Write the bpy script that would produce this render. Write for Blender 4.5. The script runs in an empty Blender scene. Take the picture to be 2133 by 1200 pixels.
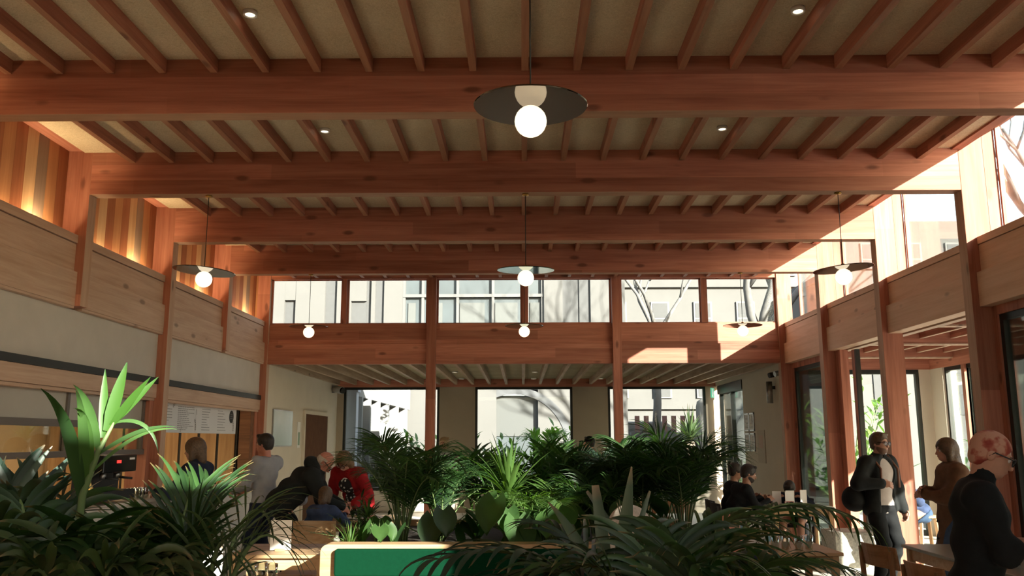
import bpy, bmesh, math, random
import numpy as np
from mathutils import Vector, Matrix, Euler
from math import sin, cos, pi, radians, sqrt, atan2

scene = bpy.context.scene
COL = scene.collection
# ---------------------------------------------------------------- camera
cam_d = bpy.data.cameras.new('camera')
cam = bpy.data.objects.new('camera', cam_d)
COL.objects.link(cam)
cam_d.sensor_width = 36.0
cam_d.lens = 36.0 * 1789.0 / 2133.0
cam_d.clip_start = 0.05
cam_d.clip_end = 400
TH, PS, RO = 0.1753, 0.0112, -0.0019
_f = Vector((-sin(PS) * cos(TH), cos(PS) * cos(TH), sin(TH)))
_r = Vector((cos(PS), sin(PS), 0))
_u = _r.cross(_f)
_r2 = cos(RO) * _r + sin(RO) * _u
_u2 = cos(RO) * _u - sin(RO) * _r
cam.matrix_world = Matrix((( _r2.x, _u2.x, -_f.x, 0), (_r2.y, _u2.y, -_f.y, 0), (_r2.z, _u2.z, -_f.z, 1.66), (0, 0, 0, 1)))
scene.camera = cam
# ---------------------------------------------------------------- colour management
vs = scene.view_settings
scene.display_settings.display_device = 'sRGB'
vs.view_transform = 'Standard'
vs.look = 'None'
vs.gamma = 1.0
vs.use_curve_mapping = False
vs.exposure = 0.0
scene.cycles.max_bounces = 10
scene.cycles.diffuse_bounces = 6
scene.cycles.transparent_max_bounces = 24
scene.cycles.sample_clamp_indirect = 6.0
scene.cycles.use_denoising = True
# ---------------------------------------------------------------- sky and sun
SUN_DIR = Vector((-1.0, 1.33, -0.58)).normalized()
world = bpy.data.worlds.new('sky')
scene.world = world
world.use_nodes = True
wt = world.node_tree
wt.nodes.clear()
w_out = wt.nodes.new('ShaderNodeOutputWorld')
w_bg = wt.nodes.new('ShaderNodeBackground')
w_sky = wt.nodes.new('ShaderNodeTexSky')
w_sky.sky_type = 'NISHITA'
w_sky.sun_disc = False
w_sky.sun_elevation = radians(19.2)
w_sky.sun_rotation = atan2(1.0, -1.33)
w_sky.air_density = 1.3
w_sky.dust_density = 2.5
w_mix = wt.nodes.new('ShaderNodeMix')
w_mix.data_type = 'RGBA'
w_mix.inputs['Factor'].default_value = 0.55
w_mix.inputs[7].default_value = (2.6, 2.7, 2.8, 1)
wt.links.new(w_sky.outputs[0], w_mix.inputs[6])
wt.links.new(w_mix.outputs[2], w_bg.inputs[0])
w_bg.inputs[1].default_value = SKY_STRENGTH = 0.9
wt.links.new(w_bg.outputs[0], w_out.inputs[0])

sun_d = bpy.data.lights.new('sun', 'SUN')
sun_d.energy = 46.0
sun_d.color = (1.0, 0.92, 0.82)
sun_d.angle = radians(0.5)
sun = bpy.data.objects.new('sun', sun_d)
COL.objects.link(sun)
sun.rotation_euler = SUN_DIR.to_track_quat('-Z', 'Y').to_euler()

# ---------------------------------------------------------------- mesh helper
class MB:
    def __init__(s):
        s.v = []; s.f = []; s.m = []; s.sm = []
    def add(s, vs_, fs, mi=0, smooth=False):
        o = len(s.v)
        s.v += [tuple(map(float, p)) for p in vs_]
        for f in fs:
            s.f.append(tuple(i + o for i in f)); s.m.append(mi); s.sm.append(smooth)
        return s
    def box(s, x0, x1, y0, y1, z0, z1, mi=0):
        if x1 < x0: x0, x1 = x1, x0
        if y1 < y0: y0, y1 = y1, y0
        if z1 < z0: z0, z1 = z1, z0
        return s.add([(x0,y0,z0),(x1,y0,z0),(x1,y1,z0),(x0,y1,z0),(x0,y0,z1),(x1,y0,z1),(x1,y1,z1),(x0,y1,z1)],
              [(3,2,1,0),(4,5,6,7),(0,1,5,4),(1,2,6,5),(2,3,7,6),(3,0,4,7)], mi)
    def paint(s, k, mi):
        """material of one side of the last box: 0 under, 1 top, 2 -y, 3 +x, 4 +y, 5 -x"""
        s.m[len(s.m) - 6 + k] = mi; return s
    def quad(s, a, b, c, d, mi=0):
        return s.add([a, b, c, d], [(0, 1, 2, 3)], mi)
    def bar(s, p0, p1, w, t, mi=0, upv=(0, 0, 1)):
        p0, p1 = Vector(p0), Vector(p1); d = (p1 - p0).normalized(); u = Vector(upv)
        a = d.cross(u)
        if a.length < 1e-4: a = d.cross(Vector((1, 0, 0)))
        a.normalize(); b = a.cross(d).normalized(); a = a * w / 2; b = b * t / 2
        vv = [p0 - a - b, p0 + a - b, p0 + a + b, p0 - a + b, p1 - a - b, p1 + a - b, p1 + a + b, p1 - a + b]
        return s.add(vv, [(3,2,1,0),(4,5,6,7),(0,1,5,4),(1,2,6,5),(2,3,7,6),(3,0,4,7)], mi)
    def tube(s, pts, rad, n=8, mi=0, caps=True, smooth=True):
        pts = [Vector(p) for p in pts]
        if not hasattr(rad, '__len__'): rad = [rad] * len(pts)
        vv = []; ff = []; ref = None
        for i, p in enumerate(pts):
            d = (pts[min(i + 1, len(pts) - 1)] - pts[max(i - 1, 0)]).normalized()
            if ref is None:
                ref = d.cross(Vector((0, 0, 1)))
                if ref.length < 1e-3: ref = Vector((1, 0, 0))
            a = (ref - d * ref.dot(d)).normalized(); ref = a; b = d.cross(a)
            for k in range(n):
                t = 2 * pi * k / n
                vv.append(p + (a * cos(t) + b * sin(t)) * rad[i])
        for i in range(len(pts) - 1):
            for k in range(n):
                k2 = (k + 1) % n
                ff.append((i * n + k, i * n + k2, (i + 1) * n + k2, (i + 1) * n + k))
        s.add(vv, ff, mi, smooth)
        if caps:
            o = len(s.v) - len(vv)
            s.f.append(tuple(o + k for k in reversed(range(n)))); s.m.append(mi); s.sm.append(False)
            s.f.append(tuple(o + (len(pts) - 1) * n + k for k in range(n))); s.m.append(mi); s.sm.append(False)
        return s
    def lathe(s, prof, c=(0, 0, 0), n=24, mi=0, smooth=True, axis=None):
        vv = []; ff = []
        for (r, z) in prof:
            for k in range(n):
                t = 2 * pi * k / n
                p = Vector((r * cos(t), r * sin(t), z))
                if axis is not None: p = axis @ p
                vv.append(p + Vector(c))
        for i in range(len(prof) - 1):
            for k in range(n):
                k2 = (k + 1) % n
                ff.append((i * n + k, i * n + k2, (i + 1) * n + k2, (i + 1) * n + k))
        return s.add(vv, ff, mi, smooth)
    def sphere(s, c, r, n=16, mi=0, sc=(1, 1, 1)):
        prof = []
        vv = []; ff = []
        m = n // 2
        for i in range(m + 1):
            a = pi * i / m
            for k in range(n):
                t = 2 * pi * k / n
                vv.append((c[0] + r * sc[0] * sin(a) * cos(t), c[1] + r * sc[1] * sin(a) * sin(t), c[2] - r * sc[2] * cos(a)))
        for i in range(m):
            for k in range(n):
                k2 = (k + 1) % n
                ff.append((i * n + k, i * n + k2, (i + 1) * n + k2, (i + 1) * n + k))
        return s.add(vv, ff, mi, True)
    def prism(s, poly, z0, z1, mi=0):
        n = len(poly)
        return s.add([(x, y, z0) for x, y in poly] + [(x, y, z1) for x, y in poly],
            [tuple(reversed(range(n))), tuple(range(n, 2 * n))] + [(i, (i + 1) % n, n + (i + 1) % n, n + i) for i in range(n)], mi)
    def xform(s, M):
        s.v = [tuple(M @ Vector(p)) for p in s.v]; return s
    def mesh(s, name, mats):
        me = bpy.data.meshes.new(name)
        me.from_pydata(s.v, [], s.f)
        if not isinstance(mats, (list, tuple)): mats = [mats]
        for m in mats: me.materials.append(m)
        me.polygons.foreach_set('material_index', s.m)
        me.polygons.foreach_set('use_smooth', s.sm)
        me.update()
        return me
    def build(s, name, mats, parent=None, loc=None, bevel=0):
        o = bpy.data.objects.new(name, s.mesh(name, mats))
        COL.objects.link(o)
        if parent is not None: o.parent = parent
        if loc is not None: o.location = loc
        if bevel:
            b = o.modifiers.new('edge', 'BEVEL'); b.width = bevel; b.segments = 2; b.limit_method = 'ANGLE'
        return o
def Bx(*a): return MB().box(*a)
def tag(o, label=None, cat=None, group=None, kind=None):
    if label: o['label'] = label
    if cat: o['category'] = cat
    if group: o['group'] = group
    if kind: o['kind'] = kind
    return o
def thing(name, label, cat, loc=(0, 0, 0), rz=0, group=None):
    o = bpy.data.objects.new(name, None); COL.objects.link(o)
    o.empty_display_size = 0.1
    o.location = loc; o.rotation_euler = (0, 0, rz)
    return tag(o, label, cat, group)
def struct(o, group=None): return tag(o, kind='structure', group=group)
def kids(o): return list(o.children)
def copy_tree(o, parent=None):
    c = o.copy(); COL.objects.link(c)
    if parent is not None: c.parent = parent
    for ch in kids(o): copy_tree(ch, c)
    return c
def dup(o, loc, rz, label, group=None):
    c = copy_tree(o); c.location = loc; c.rotation_euler = (0, 0, rz)
    return tag(c, label, None, group)

# ---------------------------------------------------------------- materials
class NT:
    def __init__(s, name):
        s.m = bpy.data.materials.new(name); s.m.use_nodes = True
        s.t = s.m.node_tree; s.t.nodes.clear()
        s.out = s.n('OutputMaterial')
    def n(s, typ, **kw):
        nd = s.t.nodes.new('ShaderNode' + typ)
        for k, v in kw.items(): setattr(nd, k, v)
        return nd
    def l(s, a, b): s.t.links.new(a, b)
    def bsdf(s, **kw):
        b = s.n('BsdfPrincipled')
        for k, v in kw.items(): b.inputs[k.replace('_', ' ')].default_value = v
        s.l(b.outputs[0], s.out.inputs[0]); return b
    def ramp(s, stops, src):
        r = s.n('ValToRGB'); e = r.color_ramp.elements
        while len(e) < len(stops): e.new(0.5)
        for i, (p, c) in enumerate(stops):
            e[i].position = p; e[i].color = (*c, 1) if len(c) == 3 else c
        s.l(src, r.inputs[0]); return r.outputs[0]
    def math(s, op, a, b=None):
        m = s.n('Math', operation=op)
        for i, x in enumerate((a, b)):
            if x is None: continue
            if hasattr(x, 'links'): s.l(x, m.inputs[i])
            else: m.inputs[i].default_value = x
        return m.outputs[0]
    def mix(s, f, a, b, typ='MIX'):
        m = s.n('Mix', data_type='RGBA', blend_type=typ)
        for i, x in ((0, f), (6, a), (7, b)):
            if hasattr(x, 'links'): s.l(x, m.inputs[i])
            elif i == 0: m.inputs[0].default_value = x
            else: m.inputs[i].default_value = (*x, 1)
        return m.outputs[2]
    def coord(s, scale=(1, 1, 1), rnd=0.0):
        tc = s.n('TexCoord'); src = tc.outputs['Object']
        if rnd:
            oi = s.n('ObjectInfo'); v = s.n('VectorMath', operation='SCALE'); cx = s.n('CombineXYZ')
            for i in range(3): s.l(oi.outputs['Random'], cx.inputs[i])
            s.l(cx.outputs[0], v.inputs[0]); v.inputs['Scale'].default_value = rnd
            a = s.n('VectorMath', operation='ADD'); s.l(src, a.inputs[0]); s.l(v.outputs[0], a.inputs[1]); src = a.outputs[0]
        mp = s.n('Mapping'); mp.inputs['Scale'].default_value = scale; s.l(src, mp.inputs[0])
        return mp.outputs[0]
    def noise(s, vec, scale=5, detail=4, rough=0.55, dist=0):
        n = s.n('TexNoise'); n.inputs['Scale'].default_value = scale; n.inputs['Detail'].default_value = detail
        n.inputs['Roughness'].default_value = rough; n.inputs['Distortion'].default_value = dist
        s.l(vec, n.inputs['Vector']); return n.outputs[0]
    def bump(s, b, h, strength=0.2, dist=0.01):
        n = s.n('Bump'); n.inputs['Strength'].default_value = strength; n.inputs['Distance'].default_value = dist
        s.l(h, n.inputs['Height']); s.l(n.outputs[0], b.inputs['Normal'])
def plain(name, c, rough=0.6, metal=0.0, var=0.0, sc=6.0, emit=None, es=0.0, spec=0.5, bump=0.0):
    t = NT(name); b = t.bsdf(Base_Color=(*c, 1), Roughness=rough, Metallic=metal)
    b.inputs['Specular IOR Level'].default_value = spec
    nz = t.noise(t.coord(rnd=7.0), sc, 4)
    if var:
        t.l(t.ramp([(0.3, tuple(x * (1 - var) for x in c)), (0.7, tuple(min(1, x * (1 + var)) for x in c))], nz), b.inputs['Base Color'])
    if bump: t.bump(b, nz, bump, 0.01)
    if emit:
        b.inputs['Emission Color'].default_value = (*emit, 1); b.inputs['Emission Strength'].default_value = es
    return t.m
def wood(name, axis, dark, mid, light, knots=0.6, rough=0.55, boards=0.0, grain=1.0):
    t = NT(name); b = t.bsdf(Roughness=rough)
    b.inputs['Specular IOR Level'].default_value = 0.3
    al, ac = 0.5, 7.0
    sc = [ac] * 3; sc[axis] = al
    v = t.coord(tuple(sc), rnd=13.0)
    n1 = t.noise(v, 1.6 * grain, 5, 0.6, 0.6)
    sc2 = [60.0] * 3; sc2[axis] = 1.4
    n2 = t.noise(t.coord(tuple(sc2), rnd=13.0), 1.0 * grain, 3, 0.6, 0.2)
    f = t.math('ADD', t.math('MULTIPLY', n1, 0.72), t.math('MULTIPLY', n2, 0.28))
    c = t.ramp([(0.36, dark), (0.5, mid), (0.64, light)], f)
    if boards:
        sp = t.n('SeparateXYZ'); t.l(t.coord((1, 1, 1), rnd=13.0), sp.inputs[0])
        k = 2 if axis != 2 else 1
        a = t.math('FLOOR', t.math('DIVIDE', sp.outputs[k], boards))
        a2 = t.math('FLOOR', t.math('DIVIDE', t.math('ADD', sp.outputs[axis], t.math('MULTIPLY', a, 1.7)), 3.1))
        wn = t.n('TexWhiteNoise', noise_dimensions='2D'); cx = t.n('CombineXYZ')
        t.l(a, cx.inputs[0]); t.l(a2, cx.inputs[1]); t.l(cx.outputs[0], wn.inputs['Vector'])
        c = t.mix(1.0, c, t.ramp([(0, (0.72, 0.68, 0.64)), (1, (1.18, 1.18, 1.18))], wn.outputs[0]), 'MULTIPLY')
    if knots:
        sk = [5.5] * 3; sk[axis] = 2.2
        vo = t.n('TexVoronoi'); t.l(t.coord(tuple(sk), rnd=13.0), vo.inputs['Vector']); vo.inputs['Scale'].default_value = 1.0
        d = t.math('ADD', vo.outputs['Distance'], t.math('MULTIPLY', n1, 0.1))
        sx = t.n('SeparateColor'); t.l(vo.outputs['Color'], sx.inputs[0])
        keep = t.math('GREATER_THAN', sx.outputs[0], 1 - knots)
        kf = t.math('MULTIPLY', t.ramp([(0.15, (0.75, 0.75, 0.75)), (0.25, (0, 0, 0))], d), keep)
        c = t.mix(kf, c, tuple(x * 0.42 for x in dark))
    t.l(c, b.inputs['Base Color'])
    t.bump(b, n2, 0.08, 0.004)
    return t.m
def glass(name, tint=(0.9, 0.93, 0.92), refl=0.5):
    t = NT(name)
    tr = t.n('BsdfTransparent'); tr.inputs[0].default_value = (*tint, 1)
    gl = t.n('BsdfGlossy'); gl.inputs['Roughness'].default_value = 0.02
    gl.inputs[0].default_value = (0.9, 0.95, 0.95, 1)
    lw = t.n('LayerWeight'); lw.inputs[0].default_value = 0.25
    mx = t.n('MixShader')
    t.l(t.math('MULTIPLY', lw.outputs['Fresnel'], refl), mx.inputs[0])
    t.l(tr.outputs[0], mx.inputs[1]); t.l(gl.outputs[0], mx.inputs[2]); t.l(mx.outputs[0], t.out.inputs[0])
    return t.m
def leafmat(name, c1, c2, trans=0.35, tip=None, rough=0.45):
    t = NT(name); b = t.n('BsdfPrincipled'); b.inputs['Roughness'].default_value = rough
    v = t.coord((1, 1, 1), rnd=11.0)
    n = t.noise(v, 6.0, 3)
    geo = t.n('NewGeometry')
    f = t.math('ADD', t.math('MULTIPLY', n, 0.55), t.math('MULTIPLY', geo.outputs['Random Per Island'], 0.45))
    c = t.ramp([(0.3, c1), (0.7, c2)], f)
    if tip:
        at = t.n('Attribute', attribute_name='tip')
        c = t.mix(t.ramp([(0.86, (0, 0, 0)), (1.0, (0.7, 0.7, 0.7))], at.outputs['Fac']), c, tip)
    t.l(c, b.inputs['Base Color'])
    tl = t.n('BsdfTranslucent'); t.l(t.mix(1.0, c, (1.5, 1.7, 0.6), 'MULTIPLY'), tl.inputs[0])
    mx = t.n('MixShader'); mx.inputs[0].default_value = trans
    t.l(b.outputs[0], mx.inputs[1]); t.l(tl.outputs[0], mx.inputs[2]); t.l(mx.outputs[0], t.out.inputs[0])
    return t.m
WD, WM, WL = (0.33, 0.122, 0.078), (0.43, 0.172, 0.112), (0.51, 0.225, 0.15)
WOODX = wood('fir_along_x', 0, WD, WM, WL, 0.5, boards=0.16)
WOODY = wood('fir_along_y', 1, WD, WM, WL, 0.5, boards=0.16)
WOODZ = wood('fir_along_z', 2, WD, WM, WL, 0.5, boards=0.14)
PALEY = wood('daylit_board_along_y', 1, (0.44, 0.285, 0.195), (0.51, 0.345, 0.245), (0.57, 0.40, 0.295), 0.35)  # paler fir: daylight on the boards is put into the colour
PALERY = wood('lit_warm_board_along_y', 1, (0.60, 0.39, 0.25), (0.67, 0.455, 0.305), (0.72, 0.51, 0.36), 0.35)  # lighter copy for the right side, colour raised in place of missing light
EDGEX = wood('paler_edge_along_x', 0, (0.32, 0.165, 0.09), (0.39, 0.215, 0.125), (0.45, 0.265, 0.16), 0.2)  # paler wood for beam undersides
EDGEY = wood('paler_edge_along_y', 1, (0.29, 0.13, 0.07), (0.36, 0.175, 0.10), (0.42, 0.22, 0.13), 0.2)  # paler wood for rafter undersides
EDGEZ = wood('lit_edge_along_z', 2, (0.40, 0.245, 0.155), (0.47, 0.30, 0.20), (0.53, 0.35, 0.24), 0.2)  # room-facing column sides, colour raised to stand in for room light
PALERAFT = wood('pale_rafter_along_y', 1, (0.30, 0.20, 0.13), (0.38, 0.27, 0.18), (0.46, 0.34, 0.24), 0.2)
BIRCHX = wood('birch_along_x', 0, (0.42, 0.25, 0.12), (0.50, 0.32, 0.17), (0.58, 0.40, 0.24), 0.0, 0.4)
BIRCHY = wood('birch_along_y', 1, (0.42, 0.25, 0.12), (0.50, 0.32, 0.17), (0.58, 0.40, 0.24), 0.0, 0.4)
BIRCHZ = wood('birch_along_z', 2, (0.42, 0.25, 0.12), (0.50, 0.32, 0.17), (0.58, 0.40, 0.24), 0.0, 0.4)
BROWNX = wood('stained_brown_wood', 0, (0.10, 0.045, 0.022), (0.16, 0.07, 0.034), (0.21, 0.10, 0.05), 0.2)
def woodwool(name, stops):
    t = NT(name); b = t.bsdf(Roughness=0.95)
    v = t.coord((1, 1, 1))
    n1 = t.noise(v, 55, 6, 0.75, 1.5); n2 = t.noise(v, 1.3, 3)
    f = t.math('ADD', t.math('MULTIPLY', n1, 0.7), t.math('MULTIPLY', n2, 0.3))
    t.l(t.ramp(stops, f), b.inputs['Base Color'])
    t.bump(b, n1, 0.5, 0.01)
    return t.m
WOOL = woodwool('wood_wool_board', [(0.35, (0.42, 0.345, 0.22)), (0.5, (0.60, 0.50, 0.335)), (0.66, (0.75, 0.65, 0.46))])
WOOLD = woodwool('olive_wood_wool_board', [(0.35, (0.25, 0.21, 0.13)), (0.5, (0.38, 0.32, 0.20)), (0.66, (0.50, 0.43, 0.28))])
PLASTER = plain('warm_white_plaster', (0.60, 0.54, 0.44), 0.9, var=0.04, sc=2.0)
TAUPE = plain('taupe_plaster', (0.36, 0.30, 0.225), 0.9, var=0.05, sc=2.0)
PLASTERG = plain('grey_white_panel', (0.52, 0.475, 0.42), 0.85, var=0.05, sc=3.0)
FLOORM = plain('pale_terrazzo_floor', (0.72, 0.68, 0.60), 0.35, var=0.12, sc=60)
TERRAZZO = plain('speckled_terrazzo', (0.44, 0.44, 0.38), 0.5, var=0.3, sc=45)
DARKMETAL = plain('dark_green_grey_metal', (0.018, 0.022, 0.020), 0.4, 0.3, var=0.1)
BLACK = plain('matt_black', (0.012, 0.012, 0.012), 0.6, var=0.1)
GREYMETAL = plain('brushed_grey_metal', (0.32, 0.31, 0.30), 0.35, 0.8, var=0.08)
WHITE = plain('white_paper', (0.78, 0.77, 0.74), 0.7, var=0.02)
INK = plain('grey_ink', (0.10, 0.10, 0.09), 0.8, var=0.1)
PANE = glass('clear_pane')
PANEIN = glass('clear_inner_pane', (0.86, 0.89, 0.87), 0.9)
# ================================================================ THE SETTING
FR = [-2.29, -0.165, 1.96, 4.085, 6.214, 8.379, 10.522, 12.637, 14.727]
FULL_LEFT = {0, 2, 4, 6, 8}
CT = 0.155
XL0, XL1, XR0, XR1 = -4.635, -4.385, 4.425, 4.675
for i, y in enumerate(FR):
    z0 = 0.0 if i in FULL_LEFT else 2.98
    struct(Bx(XL0, XL1, y, y + CT, z0, 4.70).paint(3, 1).build('timber_column', [WOODZ, EDGEZ], bevel=0.004), 'timber columns')
    struct(Bx(XR0, XR1, y, y + CT, 0, 4.85).paint(5, 1).build('timber_column', [WOODZ, EDGEZ], bevel=0.004), 'timber columns')
    if 0 < i < 8:
        struct(Bx(XL1 - 0.10, XR0 + 0.002, y + 0.002, y + CT - 0.002, 4.128, 4.78).paint(0, 1).build('roof_beam', [WOODX, EDGEX], bevel=0.005), 'roof beams')
struct(Bx(-4.64, 4.68, FR[0], FR[0] + CT, 4.45, 4.8).build('roof_beam', WOODX), 'roof beams')
struct(Bx(XL1, XR0, FR[8] + 0.02, FR[8] + CT, 4.444, 4.8).build('roof_beam', WOODX), 'roof beams')
# rafters, one mesh per bay length
for i in range(8):
    y0, y1 = FR[i] + CT, FR[i + 1]
    first = None
    for k in range(-10, 11):
        x = 0.033 + 0.4 * k
        if first is None:
            first = Bx(-0.027, 0.027, 0, y1 - y0, 0, 0.128).paint(0, 1).build('rafter', [WOODY, EDGEY], loc=(x, y0, 4.457)); o = first
        else:
            o = first.copy(); COL.objects.link(o); o.location = (x, y0, 4.457)
        struct(o, 'rafters')
    struct(Bx(-4.66, -4.47, y0, y1, 4.585, 4.70).build('edge_rafter', WOODY), 'edge rafters')
    struct(Bx(4.36, 4.46, y0, y1, 4.55, 4.66).build('edge_rafter', WOODY), 'edge rafters')
struct(Bx(-4.47, 4.44, FR[0], 14.80, 4.57, 4.63).build('ceiling', WOOL))
struct(Bx(-5.2, 4.92, FR[0] - 0.3, 15.2, 4.86, 5.1).build('roof', GREYMETAL))
struct(Bx(4.44, 4.92, FR[0], 14.9, 4.83, 4.86).build('trim_eaves', WOODY))
# plank wall of the left clerestory: planks of differing tone
PLANKS = [wood('plank_%s' % n, 2, *c, 0.2, grain=0.6) for n, c in (
    ('red', ((0.25, 0.085, 0.036), (0.30, 0.105, 0.045), (0.36, 0.135, 0.06))), ('amber', ((0.46, 0.27, 0.13), (0.52, 0.32, 0.165), (0.58, 0.37, 0.20))),
    ('brown', ((0.20, 0.135, 0.09), (0.235, 0.16, 0.11), (0.28, 0.19, 0.13))), ('mid', ((0.35, 0.15, 0.065), (0.41, 0.185, 0.08), (0.47, 0.225, 0.10))))]
for i in range(8):
    m = MB(); y0 = FR[i] + CT; y1 = FR[i + 1]; w = (y1 - y0) / 11
    for k, q in enumerate((3, 0, 3, 1, 0, 3, 0, 1, 2, 3, 0)):
        m.box(-4.70, -4.632, y0 + k * w + 0.001, y0 + (k + 1) * w - 0.001, 3.0, 4.70, q)
    m.box(-4.70, -4.636, FR[i] - 0.01, FR[i] + CT, 3.0, 4.70, 3)
    if i == 7: m.box(-4.70, -4.60, y1 - 0.002, y1 + 0.30, 2.9, 4.86, 3)
    m.box(-4.75, -4.70, FR[i], y1, 2.9, 4.86, 0)
    struct(m.build('wall_left_clerestory', PLANKS), 'plank walls of the left clerestory')
# tie panels below the clerestory
def tie(side, y0, y1, i):
    m = MB()
    if side < 0:
        x = -4.46; b = -4.53
        m.box(b, x, y0, y1, 3.617, 3.70); m.box(b, x - 0.014, y0, y1, 3.332, 3.609); m.box(b, x + 0.022, y0, y1, 2.98, 3.324)
        m.box(-4.64, x + 0.018, y0, y1, 2.955, 2.979)
    else:
        x = 4.53; b = 4.66
        m.box(x, b, y0, y1, 3.565, 3.64); m.box(x + 0.01, b, y0, y1, 3.292, 3.559); m.box(x - 0.035, b, y0, y1, 2.94, 3.284)
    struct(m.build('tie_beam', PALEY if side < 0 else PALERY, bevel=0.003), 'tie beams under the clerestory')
for i in range(8):
    tie(-1, FR[i] + CT, FR[i + 1], i); tie(1, FR[i] + CT, FR[i + 1], i)
# back wall of the hall: posts, tie beam, clerestory
yb = FR[8]
posts = [(-1.64, -1.481), (1.564, 1.714)]
for a, b in posts:
    struct(Bx(a, b, yb - 0.04, yb + 0.13, 0, 4.46).build('timber_post', WOODZ, bevel=0.004), 'posts of the back wall')
for a, b in ((-4.385, -1.64), (-1.481, 1.564), (1.714, 4.425)):
    m = MB(); m.box(a, b, yb + 0.06, yb + 0.14, 3.30, 3.658); m.box(a, b, yb + 0.02, yb + 0.14, 2.955, 3.297)
    struct(m.build('tie_beam', WOODX, bevel=0.003), 'tie beams under the clerestory')
WN = [0]
def window(boxes, pane, fm, gm=PANE, kind='window'):
    """frame boxes + pane boxes; one window of the building"""
    WN[0] += 1
    m = MB()
    for b in boxes: m.box(*b)
    o = m.build('%s_%d' % (kind, WN[0]), fm)
    struct(o)
    for p in (pane if isinstance(pane, list) else [pane]):
        Bx(*p).build('pane', gm, o)
    return o
xs = [-4.385, -3.09, -1.56, 0.048, 1.64, 3.17, 4.425]
mull = {1: (-3.13, -3.055), 3: (0.006, 0.089), 5: (3.118, 3.226)}
for j in mull:
    struct(Bx(mull[j][0], mull[j][1], yb + 0.03, yb + 0.13, 3.658, 4.446).build('window_mullion', WOODZ), 'mullions of the back clerestory')
for j in range(6):
    a = xs[j] + (0.04 if j in mull else 0.08 if j in (2, 4) else 0); b = xs[j + 1] - (0.04 if j + 1 in mull else 0.08 if j + 1 in (2, 4) else 0)
    window([(a, a + 0.03, yb + 0.09, yb + 0.13, 3.66, 4.444), (b - 0.03, b, yb + 0.09, yb + 0.13, 3.66, 4.444), (a, b, yb + 0.09, yb + 0.13, 3.66, 3.675), (a, b, yb + 0.09, yb + 0.13, 4.43, 4.444)],
           (a + 0.03, b - 0.03, yb + 0.105, yb + 0.115, 3.675, 4.43), WOODZ)
# front wall behind the viewpoint (same build, closed below the clerestory)
struct(Bx(-4.64, 4.68, FR[0] - 0.2, FR[0], 0, 3.62).build('wall_front', PLASTER))
for j in range(4):
    a = -4.4 + 2.2 * j; b = a + 2.2
    window([(a, a + 0.04, FR[0] - 0.1, FR[0] - 0.04, 3.62, 4.45), (b - 0.04, b, FR[0] - 0.1, FR[0] - 0.04, 3.62, 4.45)], (a + 0.04, b - 0.04, FR[0] - 0.08, FR[0] - 0.07, 3.62, 4.45), WOODZ)
# right clerestory windows
for i in range(8):
    y0, y1 = FR[i] + CT, FR[i + 1]
    fr = [(4.676, 4.80, FR[i], y0 + 0.01, 3.62, 4.85), (4.805, 4.85, y0 - 0.02, y0 + 0.05, 3.64, 4.85), (4.805, 4.85, y1 - 0.03, y1, 3.64, 4.85), (4.66, 4.85, y0, y1, 3.60, 3.645), (4.80, 4.85, y0, y1, 4.79, 4.85)]
    window(fr, (4.82, 4.83, y0 + 0.05, y1 - 0.03, 3.645, 4.79), WOODZ)
# left wall below the tie: plaster, rail track, transom beam, openings
for i0, i1 in ((0, 2), (2, 4), (4, 6), (6, 8)):
    y0, y1 = FR[i0] + CT, FR[i1]
    struct(Bx(-4.62, -4.50, y0, y1, 2.40, 2.956).build('wall_left', PLASTERG), 'plaster panels over the counter openings')
    struct(Bx(-4.50, -4.455, y0, y1, 2.345, 2.42).build('trim_shutter_rail', DARKMETAL), 'shutter rails')
    m = Bx(-4.62, -4.47, y0, y1, 2.175, 2.343); m.box(-4.58, -4.49, y0, y1, 2.14, 2.173)
    struct(m.build('transom_beam', PALEY, bevel=0.003), 'transom beams of the counter openings')
for yy in (6.37, 10.42, 10.677, 14.60):
    struct(Bx(-4.74, -4.50, yy, yy + 0.11, 0, 2.175).build('trim_post', WOODZ))
struct(Bx(-4.70, -4.52, 14.42, 14.60, 0, 2.14).build('trim_jamb', BROWNX))
# glazed screen of the first counter opening
fr = [(-4.60, -4.55, 6.48, 10.42, 1.80, 1.87), (-4.62, -4.53, 6.48, 10.42, 1.50, 1.56)] + [(-4.60, -4.55, y, y + 0.05, 1.56, 2.14) for y in (6.48, 8.62, 10.37)]
window(fr, [(-4.58, -4.572, 6.5, 8.62, 1.56, 1.80), (-4.58, -4.572, 8.67, 10.4, 1.56, 1.80)], plain('taupe_frame', (0.12, 0.10, 0.085), 0.5), glass('screen_pane', (0.9, 0.9, 0.86), 0.25))
FROST = plain('satin_grey_panel', (0.40, 0.37, 0.32), 0.28, var=0.06, sc=1.2)
for a, b in ((6.53, 8.62), (8.67, 10.37)): struct(Bx(-4.585, -4.57, a, b, 1.87, 2.14).build('trim_satin_panel', FROST))
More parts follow.
